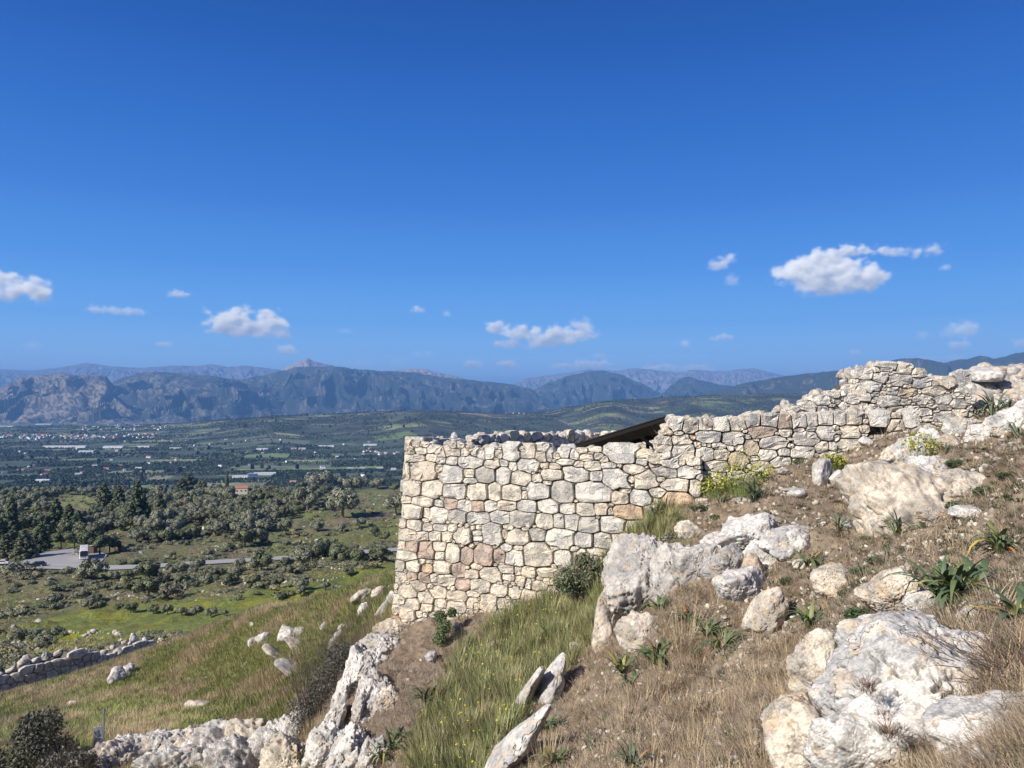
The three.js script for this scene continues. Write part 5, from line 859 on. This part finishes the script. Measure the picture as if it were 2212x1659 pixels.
{
  const r = mulberry(777);
  // trees that stand clear of the grove, by the rows in which they stand: [sheet x, y of the foot, width on the sheet, height factor]
  const Z = (l) => l.map(([x, y, w, h = 1]) => [x * .4, 1017.5 + y * .4, w * .4, h]);
  const ROWS = [
    ['in the row beside the road', Z([[500, 592, 150], [800, 594, 125, 1.1], [930, 545, 70], [985, 552, 70], [1070, 540, 80, 1.1], [1295, 525, 65], [1410, 545, 125, 1.1], [1545, 520, 75], [100, 562, 150, .7], [355, 572, 60], [392, 556, 46]])],
    ['in the upper row of terraces', Z([[615, 588, 62], [700, 584, 66], [870, 600, 90, .8], [945, 570, 60], [1170, 582, 80], [1260, 575, 60], [1040, 575, 60], [1880, 566, 62], [1990, 532, 55]])],
    ['in the middle row of terraces', Z([[500, 640, 66], [580, 642, 56], [690, 644, 62], [990, 622, 84], [1105, 622, 74], [1238, 622, 88], [1362, 625, 84], [1500, 628, 76], [1630, 642, 88], [1755, 645, 60], [1555, 556, 60]])],
    ['in the lower row of terraces', Z([[440, 694, 66], [520, 706, 58], [480, 746, 74], [545, 746, 60], [640, 756, 52], [705, 766, 70], [292, 726, 82], [800, 684, 140], [930, 682, 140, .8], [1300, 660, 44, .7], [1625, 676, 62], [1535, 690, 120, .5]])],
    ['in the short row on the bright meadow', Z([[830, 770, 60], [905, 774, 64], [980, 780, 58], [1058, 786, 76], [1140, 791, 70], [1212, 782, 40]])],
    ['in the thicket beside the road near the bastion', Z([[1720, 505, 120, 1.5], [1630, 512, 120], [1850, 505, 130], [1940, 505, 110], [2040, 488, 110], [1790, 480, 90], [2095, 470, 60], [1690, 490, 80]])],
    ['on the dry slope beyond the road', Z([[1830, 342, 66], [1712, 328, 72], [1535, 328, 78], [1940, 308, 72], [1850, 250, 170, 1.2], [1792, 215, 74, 1.1], [1662, 215, 130, 1.1], [1735, 215, 60], [2020, 346, 62], [2080, 376, 60], [1550, 410, 42], [1320, 412, 120, 1.1], [1410, 392, 80, 1.2], [1248, 420, 80, .7], [2140, 235, 120, 1.2], [1490, 262, 60], [1540, 240, 60], [1000, 400, 60, .7], [930, 470, 44], [1120, 470, 56]])],
    ['on the hill brow right of the red-roofed house', Z([[1840, 95, 66, 1.1], [1905, 115, 110], [1950, 100, 90], [2040, 98, 80], [2130, 112, 60], [1740, 100, 130], [1680, 90, 80]])],
  ];
  for (const [where, list] of ROWS) {
    list.sort((a, b) => a[0] - b[0]);
    list.forEach(([x, y, w, hf], i) => {
      const p = hit(x, y, 60); if (!p) return; const k = w * -p.z / FOCAL / 5.0, v = Math.floor(r() * 5), low = hf < .85; placed.push([p.x, p.z, k * 2]);
      plant(low ? 'shrub' : 'olive', low ? i % 3 : v, low ? 'wild_shrub' : 'olive_tree', p, r() * 6.28, low ? [k * 1.7, k * 1.7 * hf, k * 1.7] : [k, k * hf * .92, k], `${low ? 'low dark shrub' : 'round grey-green tree'}, ${ORD[i] ?? 'last'} from the left ${where}`, low ? 'shrub' : 'tree', where.replace('in the', 'trees of the').replace(/^on the/, 'trees on the'));
    });
  }
  // dark conifers round the car park
  const CON = Z([[128, 478, 120, .72], [30, 462, 110, .6], [70, 436, 110, .55], [215, 440, 110, .6], [300, 330, 110, .75], [370, 330, 100, .65], [420, 330, 90, .6], [0, 400, 110, .6], [740, 290, 120, .9], [860, 262, 90, .9], [1020, 112, 110, .42], [980, 135, 100, .4], [1090, 120, 90, .42], [560, 215, 100, .8], [640, 225, 90, .7], [330, 78, 46, .55], [60, 350, 100, .9]]);
  CON.sort((a, b) => a[0] - b[0]).forEach(([x, y, w, hf], i) => { const p = hit(x, y, 60); if (!p) return; const k = w * -p.z / FOCAL / 6.4; placed.push([p.x, p.z, k * 2.4]); plant('conifer', i % 3, 'conifer', p, r() * 6.28, [k, k * hf * 1.05, k], `dark conifer, ${ORD[i]} from the left of those round the car park and grove`, 'conifer tree', 'dark conifers round the car park and in the grove'); });
  const PN = Z([[480, 445, 120, .8], [540, 455, 110, .75], [400, 430, 100, .8], [590, 440, 90, .7], [330, 420, 90, .8], [230, 395, 90, .8], [620, 430, 70, .6], [450, 400, 110, .8], [520, 400, 100, .8], [360, 385, 90, .9], [690, 300, 90, .8]]);
  PN.sort((a, b) => a[0] - b[0]).forEach(([x, y, w, hf], i) => { const p = hit(x, y, 60); if (!p) return; const k = w * -p.z / FOCAL / 6.2; placed.push([p.x, p.z, k * 2.4]); plant('pine', i % 2, 'pine_tree', p, r() * 6.28, [k, k * hf * 1.1, k], `dark spreading pine, ${ORD[i]} from the left behind the car park`, 'pine tree', 'spreading pines behind the car park'); });
  // the grove: close-set old olives; the dark ones are the same tree, named separately
  const clearing = (x, y) => ((x - 156) / 58) ** 2 + ((y - 1096) / 22) ** 2 < 1 || ((x - 522) / 24) ** 2 + ((y - 1076) / 16) ** 2 < 1 || ((x - 60) / 52) ** 2 + ((y - 1120) / 12) ** 2 < 1 || (x > 585 && y > 1148 - (x - 585) * .62) || (x > 280 && y > 1184 - (x - 280) * .11) || (y > 1178) || (x < 250 && y > 1150) || ((x - 425) / 36) ** 2 + ((y - 1150) / 12) ** 2 < 1 || ((x - 265) / 26) ** 2 + ((y - 1165) / 16) ** 2 < 1;
  const zone = (x, y) => (y < 1072 ? 'along the ridge crest ' : y < 1115 ? 'halfway down the ridge ' : 'low on the ridge ') + (x < 105 ? 'left of the grassy mound' : x < 215 ? 'around the grassy mound' : x < 330 ? 'right of the grassy mound' : x < 522 ? 'left of the red-roofed house' : x < 640 ? 'right of the red-roofed house' : 'near the bastion corner');
  let n = 0, darkCount = 0, olives = 0;
  for (let k = 0; k < 9000 && n < 440; k++) {
    const x = -10 + r() * 890, y = 1049 + 125 * r() ** 1.15; if (clearing(x, y)) continue;
    const p = hit(x, y, 60); if (!p || p.z < -760) continue; const s = (.8 + r() * .7) * lerp(1.05, 1.4, step01(-p.z, 300, 600)); if (!free(p, s * 1.2)) continue;
    placed.push([p.x, p.z, s * 1.2]); const v = r() < .36 ? 3 : r() < .2 ? 4 : Math.floor(r() * 3);
    if ((v === 3 ? darkCount++ : olives++) > 296) continue; plant('olive', v, v === 3 ? 'dark_grove_tree' : 'grove_tree', p, r() * 6.28, [s, s * (.8 + r() * .35), s], `${v === 3 ? 'dark' : v === 4 ? 'pale' : 'grey'} round tree in the grove ${zone(x, y)}`, 'tree', `${v === 3 ? 'dark' : v === 4 ? 'pale' : 'grey'} trees ${zone(x, y)}`); n++;
  }
  // scrub and tussocks that nobody could count
  const list = [], list2 = [], rocks = [];
  for (let k = 0; k < 26000; k++) {
    const D = Math.exp(lerp(Math.log(72), Math.log(640), r())), x = lerp(-.76, -.06, r()) * D, [px, py] = sheet(spot(x, D)); if (px < -40 || px > 900 || py > 1500) continue;
    if (D > 205 && D < 290 && nearRoad(x, -D) < 6) continue;
    if (px > 15 && px < 245 && py > 1186 && py < 1234) continue;
    const lush = belt([[150, 1345], [330, 1335], [500, 1330], [700, 1285], [850, 1250]], 48)(px, py), m = fbm2(x * .03 + 7, D * .03, 4), q = r(); if (q < lush * 1.15) continue;
    if (m + (r() - .5) * .4 > .06) { const s = (.16 + r() ** 3 * .85) * (D > 160 ? 1.1 : .8), c = .7 + r() * .6, w = r(); list.push([spot(x, D), upQ(r), V3(s, s * (.5 + r() * .4), s), w < .6 ? C(c, c, .9 * c) : w < .85 ? C(1.5 * c, 1.25 * c, 1.0 * c) : C(.7 * c, .8 * c, .7 * c)]); }
    else { const s = .5 + r() * .9, c = .8 + r() * .5; list2.push([spot(x, D), upQ(r), V3(s, s * .8, s), C(c, c, c)]); }
    if (k % 9 === 0 && fbm2(x * .04 + 30, D * .04, 3) > .06 && q > lush) { const s = .10 + r() ** 3 * .55; rocks.push([spot(x, D), upQ(r, 2), V3(s * (1 + r()), s * .7, s), C(1, 1, 1).multiplyScalar(.6 + r() * .4)]); }
  }
  instances('scrub', SHR[0], leafMat, list, 'low grey-green scrub on the valley slopes', 'scrub');
  instances('weeds', tuft(480, 26, .5, .7, .5, .05, .1, [[.30, .30, .10], [.25, .28, .08], [.37, .30, .155], [.32, .28, .13]]), grassMat, list2, 'tall weeds and rough grass on the valley slopes', 'weeds');
  instances('field_stones', rockShape(306, 2, { cuts: 8, rough: .12 }), std({ color: C(.62, .58, .52), bumpMap: T.rockBump, bumpScale: .05 }), rocks, 'pale loose stones on the valley slopes', 'stones');
}
// walls of field stones: terrace edges seen as lines of pale stones
{
  const r = mulberry(88), L = [[[120, 1362], [180, 1372], [210, 1366], [275, 1374]], [[230, 1292], [262, 1283], [300, 1292], [330, 1290]], [[30, 1392], [80, 1402], [140, 1428], [200, 1445]], [[650, 1252], [690, 1256], [745, 1246]], [[690, 1225], [740, 1228], [800, 1216]]], names = ['broken line of pale stones in front of the bright meadow', 'short line of pale stones above the bright meadow', 'line of stones running down the scrubby slope at the left', 'line of pale stones across the green field left of the bastion', 'strip of pale rubble below the road left of the bastion'];
  L.forEach((pts, i) => {
    const p0 = hit(pts[1][0], pts[1][1], 60), g = tag(thing('stone_row', p0, names[i], 'stone row'), null, null, null, 'thing');
    for (let j = 1; j < pts.length; j++) for (let k = 0; k < 14; k++) { if (r() < .3) continue; const t = (k + r()) / 14, p = hit(lerp(pts[j - 1][0], pts[j][0], t) + (r() - .5) * 4, lerp(pts[j - 1][1], pts[j][1], t) + (r() - .5) * 5, 60); if (!p) continue; const s = .12 + r() ** 2.5 * .36, m = part('stone', PEBBLE[k % 8], ROCK[['white', 'cream', 'grey'][k % 3]], g); m.position.copy(p).sub(p0); m.position.y += s * .2; m.rotation.set(r() * 6, r() * 6, 0); m.scale.set(s * 1.3, s * .8, s); }
  });
}

// ---------- road, car park, and what stands there
const asphalt = std({ name: 'asphalt', color: C(.30, .29, .28), map: T.grit, roughness: .9 }), white = std({ name: 'white_paint', color: C(.72, .71, .68), roughness: .6 });
{
  const ribbon = (w0, w1, lift, n = 260) => { const pos = [], idx = [], uv = []; for (let i = 0; i <= n; i++) { const t = i / n, p = roadCurve.getPoint(t), d = roadCurve.getTangent(t), s = V3(-d.z, 0, d.x).normalize(); for (const w of [w0, w1]) { const q = p.clone().addScaledVector(s, w); pos.push(q.x, Math.max(p.y, smoothY(q.x, -q.z) - .1) + lift, q.z); uv.push(q.x / 2, q.z / 2); } if (i) { const a = i * 2 - 2; idx.push(a, a + 1, a + 2, a + 1, a + 3, a + 2); } } return geo(pos, idx, uv); };
  tag(mesh('road', ribbon(-3.1, 3.1, .42), std({ color: C(.42, .405, .385), map: T.grit, side: THREE.DoubleSide })), 'narrow grey asphalt road across the valley', 'road', null, 'structure');
  for (const [a, b] of [[-2.85, -2.72], [2.72, 2.85], [-.07, .07]]) tag(mesh('road_marking', ribbon(a, b, .428), std({ color: C(.7, .69, .65), side: THREE.DoubleSide })), 'white painted line along the valley road', 'road marking', null, 'structure');
  for (const s of [-3.45, 3.1]) tag(mesh('road_verge', ribbon(s, s + .35, .40), std({ color: C(.40, .36, .29), map: T.grit, side: THREE.DoubleSide })), 'pale gravel verge of the valley road', 'verge', null, 'structure');
  // car park: a level sheet
  const pts = PARK.map(([x, y]) => hit(x, y, 150)), y0 = pts.reduce((s, p) => s + p.y, 0) / pts.length, c = pts.reduce((s, p) => s.add(p), V3()).multiplyScalar(1 / pts.length), pos = [c.x, 0, c.z], idx = [], uv = [c.x / 2, c.z / 2];
  const lvl = (x, z) => smoothY(x, -z) + .45; pos[1] = lvl(c.x, c.z);
  const rings = 8, n = pts.length, grid = []; for (let q = 1; q <= rings; q++) for (let i = 0; i < n * 4; i++) { const a = pts[Math.floor(i / 4)], b = pts[(Math.floor(i / 4) + 1) % n], p = a.clone().lerp(b, (i % 4) / 4), x = lerp(c.x, p.x, q / rings), z = lerp(c.z, p.z, q / rings); pos.push(x, lvl(x, z), z); uv.push(x / 2, z / 2); }
  const N = n * 4; for (let i = 0; i < N; i++) { idx.push(0, 1 + (i + 1) % N, 1 + i); for (let q = 0; q + 1 < rings; q++) { const a = 1 + q * N + i, b = 1 + q * N + (i + 1) % N; idx.push(a, b, b + N, a, b + N, a + N); } }
  tag(mesh('car_park', geo(pos, idx, uv), std({ color: C(.40, .385, .37), map: T.grit, side: THREE.DoubleSide })), 'grey asphalt car park beside the valley road', 'car park', null, 'structure');
  const stand = (x, y) => { const p = hit(x, y, 150); p.y = lvl(p.x, p.z) + .01; return p; };
  const glass = new THREE.MeshPhysicalMaterial({ name: 'dark_glass', color: C(.015, .018, .025), roughness: .12 }), paint = new THREE.MeshPhysicalMaterial({ name: 'white_paint', color: C(.78, .78, .77), roughness: .35, clearcoat: .5 }), rubber = std({ name: 'rubber', color: C(.02, .02, .02) }), lamp = std({ color: C(.6, .6, .58), roughness: .3 });
  const bx = (name, w, h, d, x, y, z, m, t, rad = .08) => { const o = part(name, new RoundedBoxGeometry(w, h, d, 3, Math.min(rad, w / 2.1, h / 2.1, d / 2.1)), m, t); o.position.set(x, y, z); return o; };
  const wheel = (x, y, z, R, w, t) => { const g = new THREE.CylinderGeometry(R, R, w, 18); g.rotateZ(Math.PI / 2); const o = part('wheel', g, rubber, t); o.position.set(x, y, z); const h = new THREE.CylinderGeometry(R * .55, R * .55, w + .03, 14); h.rotateZ(Math.PI / 2); mesh('rim', h, lamp, o); };
  // coach, its front towards the viewer
  const bus = thing('coach', stand(181, 1213), 'white coach with a big dark windscreen standing on the car park', 'bus'); bus.rotation.y = .50;
  bx('body', 2.55, 2.75, 11.5, 0, 1.85, -5.7, paint, bus, .28); bx('windscreen', 2.28, 1.45, .12, 0, 2.05, .06, glass, bus, .05); bx('destination_sign', 1.7, .26, .1, 0, 2.93, .07, glass, bus, .03); bx('bumper', 2.5, .42, .3, 0, .62, .02, paint, bus, .12); bx('grille', 1.2, .16, .06, 0, 1.08, .08, rubber, bus, .02);
  for (const s of [-1, 1]) { for (let k = 0; k < 6; k++) bx('side_window', .06, 1.0, 1.55, s * 1.27, 2.2, -1.5 - k * 1.7, glass, bus, .02); bx('headlight', .42, .2, .08, s * .88, .95, .07, lamp, bus, .03); bx('mirror', .2, .5, .16, s * 1.5, 2.3, .35, rubber, bus, .05); bx('mirror_arm', .3, .06, .3, s * 1.38, 2.75, .2, rubber, bus, .02); for (const z of [-2.4, -8.2, -9.6]) wheel(s * 1.13, .5, z, .5, .3, bus); }
  bx('roof_hatch', 1.3, .16, 1.6, 0, 3.27, -4, paint, bus, .05); bx('wiper', .9, .03, .04, -.4, 1.4, .14, rubber, bus, .01);
  const car = (p, turn, m, label) => {
    const t = thing('parked_car', p, label, 'car'); t.rotation.y = turn;
    const sh = new THREE.Shape(); [[-2.1, .35], [-2.15, .8], [-1.9, .92], [-1.0, 1.0], [-.4, 1.42], [.9, 1.46], [1.75, 1.0], [2.1, .92], [2.15, .4]].forEach(([x, y], i) => i ? sh.lineTo(x, y) : sh.moveTo(x, y)); sh.closePath();
    const g = new THREE.ExtrudeGeometry(sh, { depth: 1.6, bevelEnabled: true, bevelSize: .06, bevelThickness: .06, bevelSegments: 2 }); g.translate(0, -.08, -.8); part('body', g, m, t);
    const w = new THREE.Shape(); [[-.85, 1.0], [-.35, 1.36], [.85, 1.4], [1.5, 1.0]].forEach(([x, y], i) => i ? w.lineTo(x, y) : w.moveTo(x, y)); w.closePath();
    for (const z of [.862, -.886]) { const q = new THREE.ExtrudeGeometry(w, { depth: .024, bevelEnabled: false }); q.translate(0, -.08, z); part('side_window', q, glass, t); }
    bx('windscreen', .62, .5, 1.4, -.82, 1.13, 0, glass, t, .03).rotation.z = .62; bx('rear_window', .7, .4, 1.4, 1.4, 1.15, 0, glass, t, .03).rotation.z = -.55;
    for (const x of [-1.35, 1.3]) for (const z of [-.75, .75]) { const c2 = new THREE.CylinderGeometry(.31, .31, .22, 16); c2.rotateX(Math.PI / 2); const o = part('wheel', c2, rubber, t); o.position.set(x, .31, z); const h = new THREE.CylinderGeometry(.18, .18, .25, 12); h.rotateX(Math.PI / 2); mesh('rim', h, lamp, o); }
    for (const z of [-.6, .6]) { bx('headlight', .1, .14, .3, -2.14, .68, z, lamp, t, .03); bx('tail_light', .1, .14, .26, 2.15, .78, z, std({ color: C(.3, .02, .02), roughness: .3 }), t, .03); }
  };
  car(stand(176, 1194), .35, std({ color: C(.4, .39, .37), roughness: .3, metalness: .4 }), 'grey car parked in the shade beside the brown kiosk');
  car(stand(4, 1222), .2, paint, 'white car at the left edge beside the road'); car(stand(82, 1226), .15, std({ color: C(.02, .025, .04), roughness: .3 }), 'dark car half hidden behind the roadside bush');
  // kiosk
  const ko = thing('wooden_kiosk', stand(197, 1197), 'small brown kiosk with a flat roof behind the coach', 'kiosk'), wd = std({ name: 'brown_boards', color: C(.20, .115, .085) });
  for (let k = 0; k < 11; k++) for (const z of [1.2, -1.2]) bx('board', .24, 2.5, .06, -1.25 + k * .25, 1.25, z, wd, ko, .01);
  for (let k = 0; k < 9; k++) for (const x of [1.4, -1.4]) bx('board', .06, 2.5, .25, x, 1.25, -1.08 + k * .27, wd, ko, .01);
  bx('roof', 3.5, .2, 3.1, 0, 2.62, 0, std({ color: C(.36, .33, .29) }), ko, .03); bx('door', .9, 2.0, .05, .5, 1.0, 1.26, std({ color: C(.14, .08, .06) }), ko, .01);
}
// fence panel at the lower left, a grey metal sheet on a post
{
  const p = at(212, 1634, 26), t = thing('metal_fence_post', p, 'grey metal post with a bent sheet standing at the foot of the grass slope', 'post'), zinc = std({ name: 'zinc', color: C(.34, .38, .42), roughness: .45, metalness: .5 });
  const post = part('post', new THREE.CylinderGeometry(.03, .03, 1.7, 10), zinc, t); post.position.set(.17, .75, 0);
  const sh = new THREE.Shape(); [[-.16, .02], [-.15, .98], [.12, 1.02], [.14, .74], [.30, .0]].forEach(([x, y], i) => i ? sh.lineTo(x, y) : sh.moveTo(x, y)); sh.closePath(); part('metal_sheet', new THREE.ExtrudeGeometry(sh, { depth: .02, bevelEnabled: true, bevelSize: .006, bevelThickness: .006, bevelSegments: 1 }), zinc, t);
  for (const y of [.3, .8]) { const b = part('bracket', new THREE.BoxGeometry(.1, .04, .05), zinc, t); b.position.set(.16, y, -.02); }
}

// ---------- houses, sheds and roads of the plain
{
  const r = mulberry(2024), wallW = std({ name: 'whitewash', color: C(.74, .72, .68) }), wallC = std({ name: 'cream_plaster', color: C(.62, .55, .45) }), tileR = std({ name: 'red_tiles', color: C(.42, .16, .08) }), metal = std({ name: 'white_sheeting', color: C(.52, .53, .54), roughness: .5 }), blue = std({ name: 'blue_paint', color: C(.05, .10, .32) }), grey = std({ color: C(.42, .41, .4) }), pane = std({ color: C(.05, .06, .08), roughness: .2 });
  const gable = (w, d, h) => { const s = new THREE.Shape(); s.moveTo(-d / 2 - .4, 0); s.lineTo(d / 2 + .4, 0); s.lineTo(0, h); s.closePath(); const g = new THREE.ExtrudeGeometry(s, { depth: w + .8, bevelEnabled: false }); g.translate(0, 0, -w / 2 - .4); g.rotateY(Math.PI / 2); return g; };
  const house = (px, py, w, d, h, roof, label, category, group, turn = 0, walls = wallW, wins = 0, from = 620) => {
    const p = hit(px, py, from); if (!p) return; const t = thing(category === 'house' ? 'plain_house' : category.replace(/ /g, '_'), p, label, category, group); t.rotation.y = turn;
    const b = part('wall', new THREE.BoxGeometry(w, h + 2, d), walls, t); b.position.y = h / 2 - 1;
    if (roof === 'flat') { const o = part('roof', new THREE.BoxGeometry(w + .5, .4, d + .5), grey, t); o.position.y = h + .2; } else { const o = part('roof', gable(w, d, d * (d > 16 ? .09 : .24)), roof, t); o.position.y = h; }
    for (let k = 0; k < wins; k++) { const o = part('window', new THREE.BoxGeometry(1.4, 1.3, .12), pane, t); o.position.set(-w / 2 + (k + .5) * w / wins, h * .55, d / 2 + .06); }
  };
  // the town on the left
  const lit = [wallW, wallW, wallC, wallW];
  for (let k = 0; k < 130; k++) { const x = r() * 340 * (r() < .5 ? 1 : .75), y = 941 + r() * 9 - x * .008, rf = r(); house(x, y, 9 + r() * 9, 8 + r() * 5, 4 + r() * 5, rf < .5 ? tileR : rf < .75 ? 'flat' : metal, 'small pale house in the town on the plain at the left', 'house', 'houses of the town on the plain', r() * 3, lit[k % 4]); }
  for (let k = 0; k < 46; k++) house(130 + r() * 95, 897 + r() * 20, 9 + r() * 9, 8 + r() * 5, 4 + r() * 4, r() < .5 ? tileR : 'flat', 'tiny house in the village under the pale cliffs', 'house', 'houses of the village under the cliffs', r() * 3, lit[k % 4]);
  for (let k = 0; k < 40; k++) house(170 + r() * 190, 918 + r() * 12, 9 + r() * 12, 8 + r() * 6, 4 + r() * 4, r() < .5 ? tileR : metal, 'scattered pale house between the town and the cliffs', 'house', 'scattered houses beyond the town', r() * 3, lit[k % 4]);
  for (let k = 0; k < 46; k++) { const x = r() * 870, y = 950 + r() ** 1.4 * 82; house(x, y, 8 + r() * 9, 7 + r() * 4, 3 + r() * 3.4, r() < .45 ? tileR : r() < .5 ? 'flat' : metal, 'lone pale building among the orchards of the plain', 'house', 'lone buildings on the plain', r() * 3, lit[k % 4]); }
  for (let k = 0; k < 26; k++) house(1090 + r() * 60, 884 + r() * 10 , 10 + r() * 8, 8, 5, tileR, 'tiny house in the village at the foot of the dark range', 'house', 'houses of the village below the range', r() * 3, wallW);
  for (let k = 0; k < 24; k++) house(1690 + r() * 60, 1006 - 1006 + 1009.5 - 1009.5 + 892 + r() * 8, 10 + r() * 10, 8, 5, r() < .5 ? tileR : metal, 'tiny white building in the hamlet above the long low wall', 'house', 'houses of the hamlet above the wall', r() * 3, wallW);
  [[142, 967, 190, 34, 7, 'long white packing shed, widest of the sheds on the plain'], [247, 968, 85, 34, 8, 'white packing shed second from the left on the plain'], [188, 977, 60, 22, 6, 'white shed with a dark end wall below the long packing shed'], [567, 972, 46, 20, 6, 'white shed beside the hamlet in the middle of the plain'], [645, 971, 60, 18, 6, 'long white shed at the hamlet in the middle of the plain'], [705, 965, 70, 24, 5, 'pale greenhouse right of the middle hamlet'], [800, 962, 60, 24, 5, 'pale greenhouse near the left edge of the bastion'], [10, 922, 150, 40, 5, 'long pale greenhouse at the left edge of the plain'], [96, 917, 160, 40, 5, 'long pale greenhouse left of the village under the cliffs'], [380, 970, 50, 18, 6, 'grey shed between the packing sheds and the middle hamlet'], [93, 1041, 34, 14, 4, 'white farm building nearest the dark conifer on the ridge'], [1440, 930, 120, 26, 5, 'long white shed on the plain above the shelter roof'], [1340, 933, 40, 20, 5, 'white shed on the plain above the flank wall'], [310, 966, 60, 20, 5, 'low white shed right of the second packing shed']]
    .forEach(([x, y, w, d, h, l]) => house(x, y, w, d, h, metal, l, 'shed', 'white sheds and greenhouses of the plain', .05, wallW));
  for (let k = 0; k < 9; k++) { const x = 560 + r() * 105; house(x, 969 + r() * 5, 9 + r() * 8, 9, 4.5, r() < .5 ? tileR : 'flat', 'house of the hamlet in the middle of the plain', 'house', 'houses of the middle hamlet', r(), wallW); }
  for (let k = 0; k < 14; k++) { const x = 778 + r() * 88; house(x, 974 + r() * 9, 9 + r() * 9, 9, 4.5, r() < .5 ? tileR : 'flat', 'house among dark trees next to the bastion top corner', 'house', 'houses among trees by the bastion', r(), wallW); }
  house(520, 1032, 42, 14, 7, 'flat', 'white hotel with a blue roof edge left of a long white building', 'hotel', null, .12, wallW, 9); house(545, 1028, 26, 12, 6.5, 'flat', 'blue and white wing of the hotel on the plain', 'hotel', null, .12, blue, 5); house(572, 1026, 60, 14, 4.5, metal, 'long low white building right of the hotel', 'building', null, .22, wallW);
  house(522, 1066, 11, 8, 5.4, tileR, 'house with a bright red roof among the grove trees on the ridge', 'house', null, .25, wallC, 3, 450); house(633, 1043, 16, 10, 4.5, tileR, 'red-roofed house at the edge of the plain right of the hotel', 'house', null, .2, wallW, 2, 1000);
  for (const [x, y] of [[783, 1014], [820, 1014], [850, 1015], [697, 1014], [757, 1014], [300, 1013], [230, 1014], [205, 1008], [170, 1026], [103, 1018], [45, 1017]]) house(x, y, 13 + r() * 7, 9, 4, r() < .4 ? tileR : metal, 'farmhouse on the near part of the plain', 'house', 'farmhouses of the near plain', r() * .5, wallW, 2);
  // slim cypresses and dark clumps
  const cyp = leafMass(490, Array.from({ length: 22 }, (_, k) => { const t = k / 21; return [0, .6 + t * 15, 0, .3 + 1.15 * Math.sin(Math.PI * Math.min(1, .12 + t * .9)) ** .7]; }), 2200, .5, { tints: CONIFER, shell: .5, soft: true }), ct = new THREE.CylinderGeometry(.06, .3, 12, 7); ct.translate(0, 5.6, 0);
  const cy = [[490, 1064, 1.25, 'tall slim dark cypress beside the hotel, tallest on the plain'], [497, 1062, .7, 'shorter dark cypress right against the tall one'], [467, 988, .9, 'small dark cypress in the middle of the fields'], [640, 1024, .5, 'dark cypress right of the long low white building']];
  cy.forEach(([x, y, s, l]) => { const p = hit(x, y, y > 1050 ? 440 : 900); if (!p) return; const t = thing('cypress', p, l, 'cypress tree'); part('crown', cyp, leafMat, t); part('trunk', ct, bark.dark, t); t.scale.set(s, s, s); });
  // orchards: far too many trees to count, in rows
  const list = [], blob = leafMass(496, [[0, 1.5, 0, 2.2], [.8, 1.2, .6, 1.5], [-.8, 1.3, -.5, 1.5]], 26, 2.0, { shell: .8, tints: [[1, 1, 1]], soft: true, aspect: 1.2 });
  for (let k = 0; k < 150000; k++) {
    const D = Math.exp(lerp(Math.log(1250), Math.log(6800), r() ** .9)), x = lerp(-.75, .75, r()) * D; if (x / D > -.12 && D < 2400) continue; if (x / D > .5) continue;
    const cx = Math.floor((x * .97 + D * .23) / 160), cz = Math.floor((D * .97 - x * .23) / 120), f = n2(cx * 3.7, cz * 5.3), row = ((x * .97 + D * .23) / 7) % 1; if (f > (D < 3200 ? .08 : .3)) continue;
    const q = x + (f > -.2 ? -(row - .5) * 5 : 0), s = (.75 + r() * .6) * (f < -.4 ? 1.25 : 1), c = 1 + .5 * f + (r() - .5) * .4; list.push([spot(q, D).setY(D < 1760 ? groundY(q, D) : groundY(q, D)), upQ(r), V3(s, s, s), f < 0 ? C(.042 * c, .064 * c, .030 * c) : C(.075 * c, .088 * c, .056 * c)]);
  }
  instances('orchard_trees', blob, new THREE.MeshPhysicalMaterial({ vertexColors: true, roughness: .85, side: THREE.DoubleSide }), list, 'orchards and olive groves covering the plain', 'orchards');
  const list3 = []; for (let k = 0; k < 2600; k++) { const D = Math.exp(lerp(Math.log(1700), Math.log(7500), r())), x = lerp(-.75, .6, r()) * D; if (fbm2(x * .002, D * .002, 3) < .08) continue; const s = 1.2 + r() * 1.6; list3.push([spot(x, D), upQ(r), V3(s, s * (1 + r()), s), C(.022, .034, .018).multiplyScalar(.7 + r() * .6)]); }
  instances('far_trees', blob, new THREE.MeshPhysicalMaterial({ vertexColors: true, roughness: .85, side: THREE.DoubleSide }), list3, 'scattered dark trees and hedges far off on the plain', 'trees');
}

renderer.render(scene, camera);
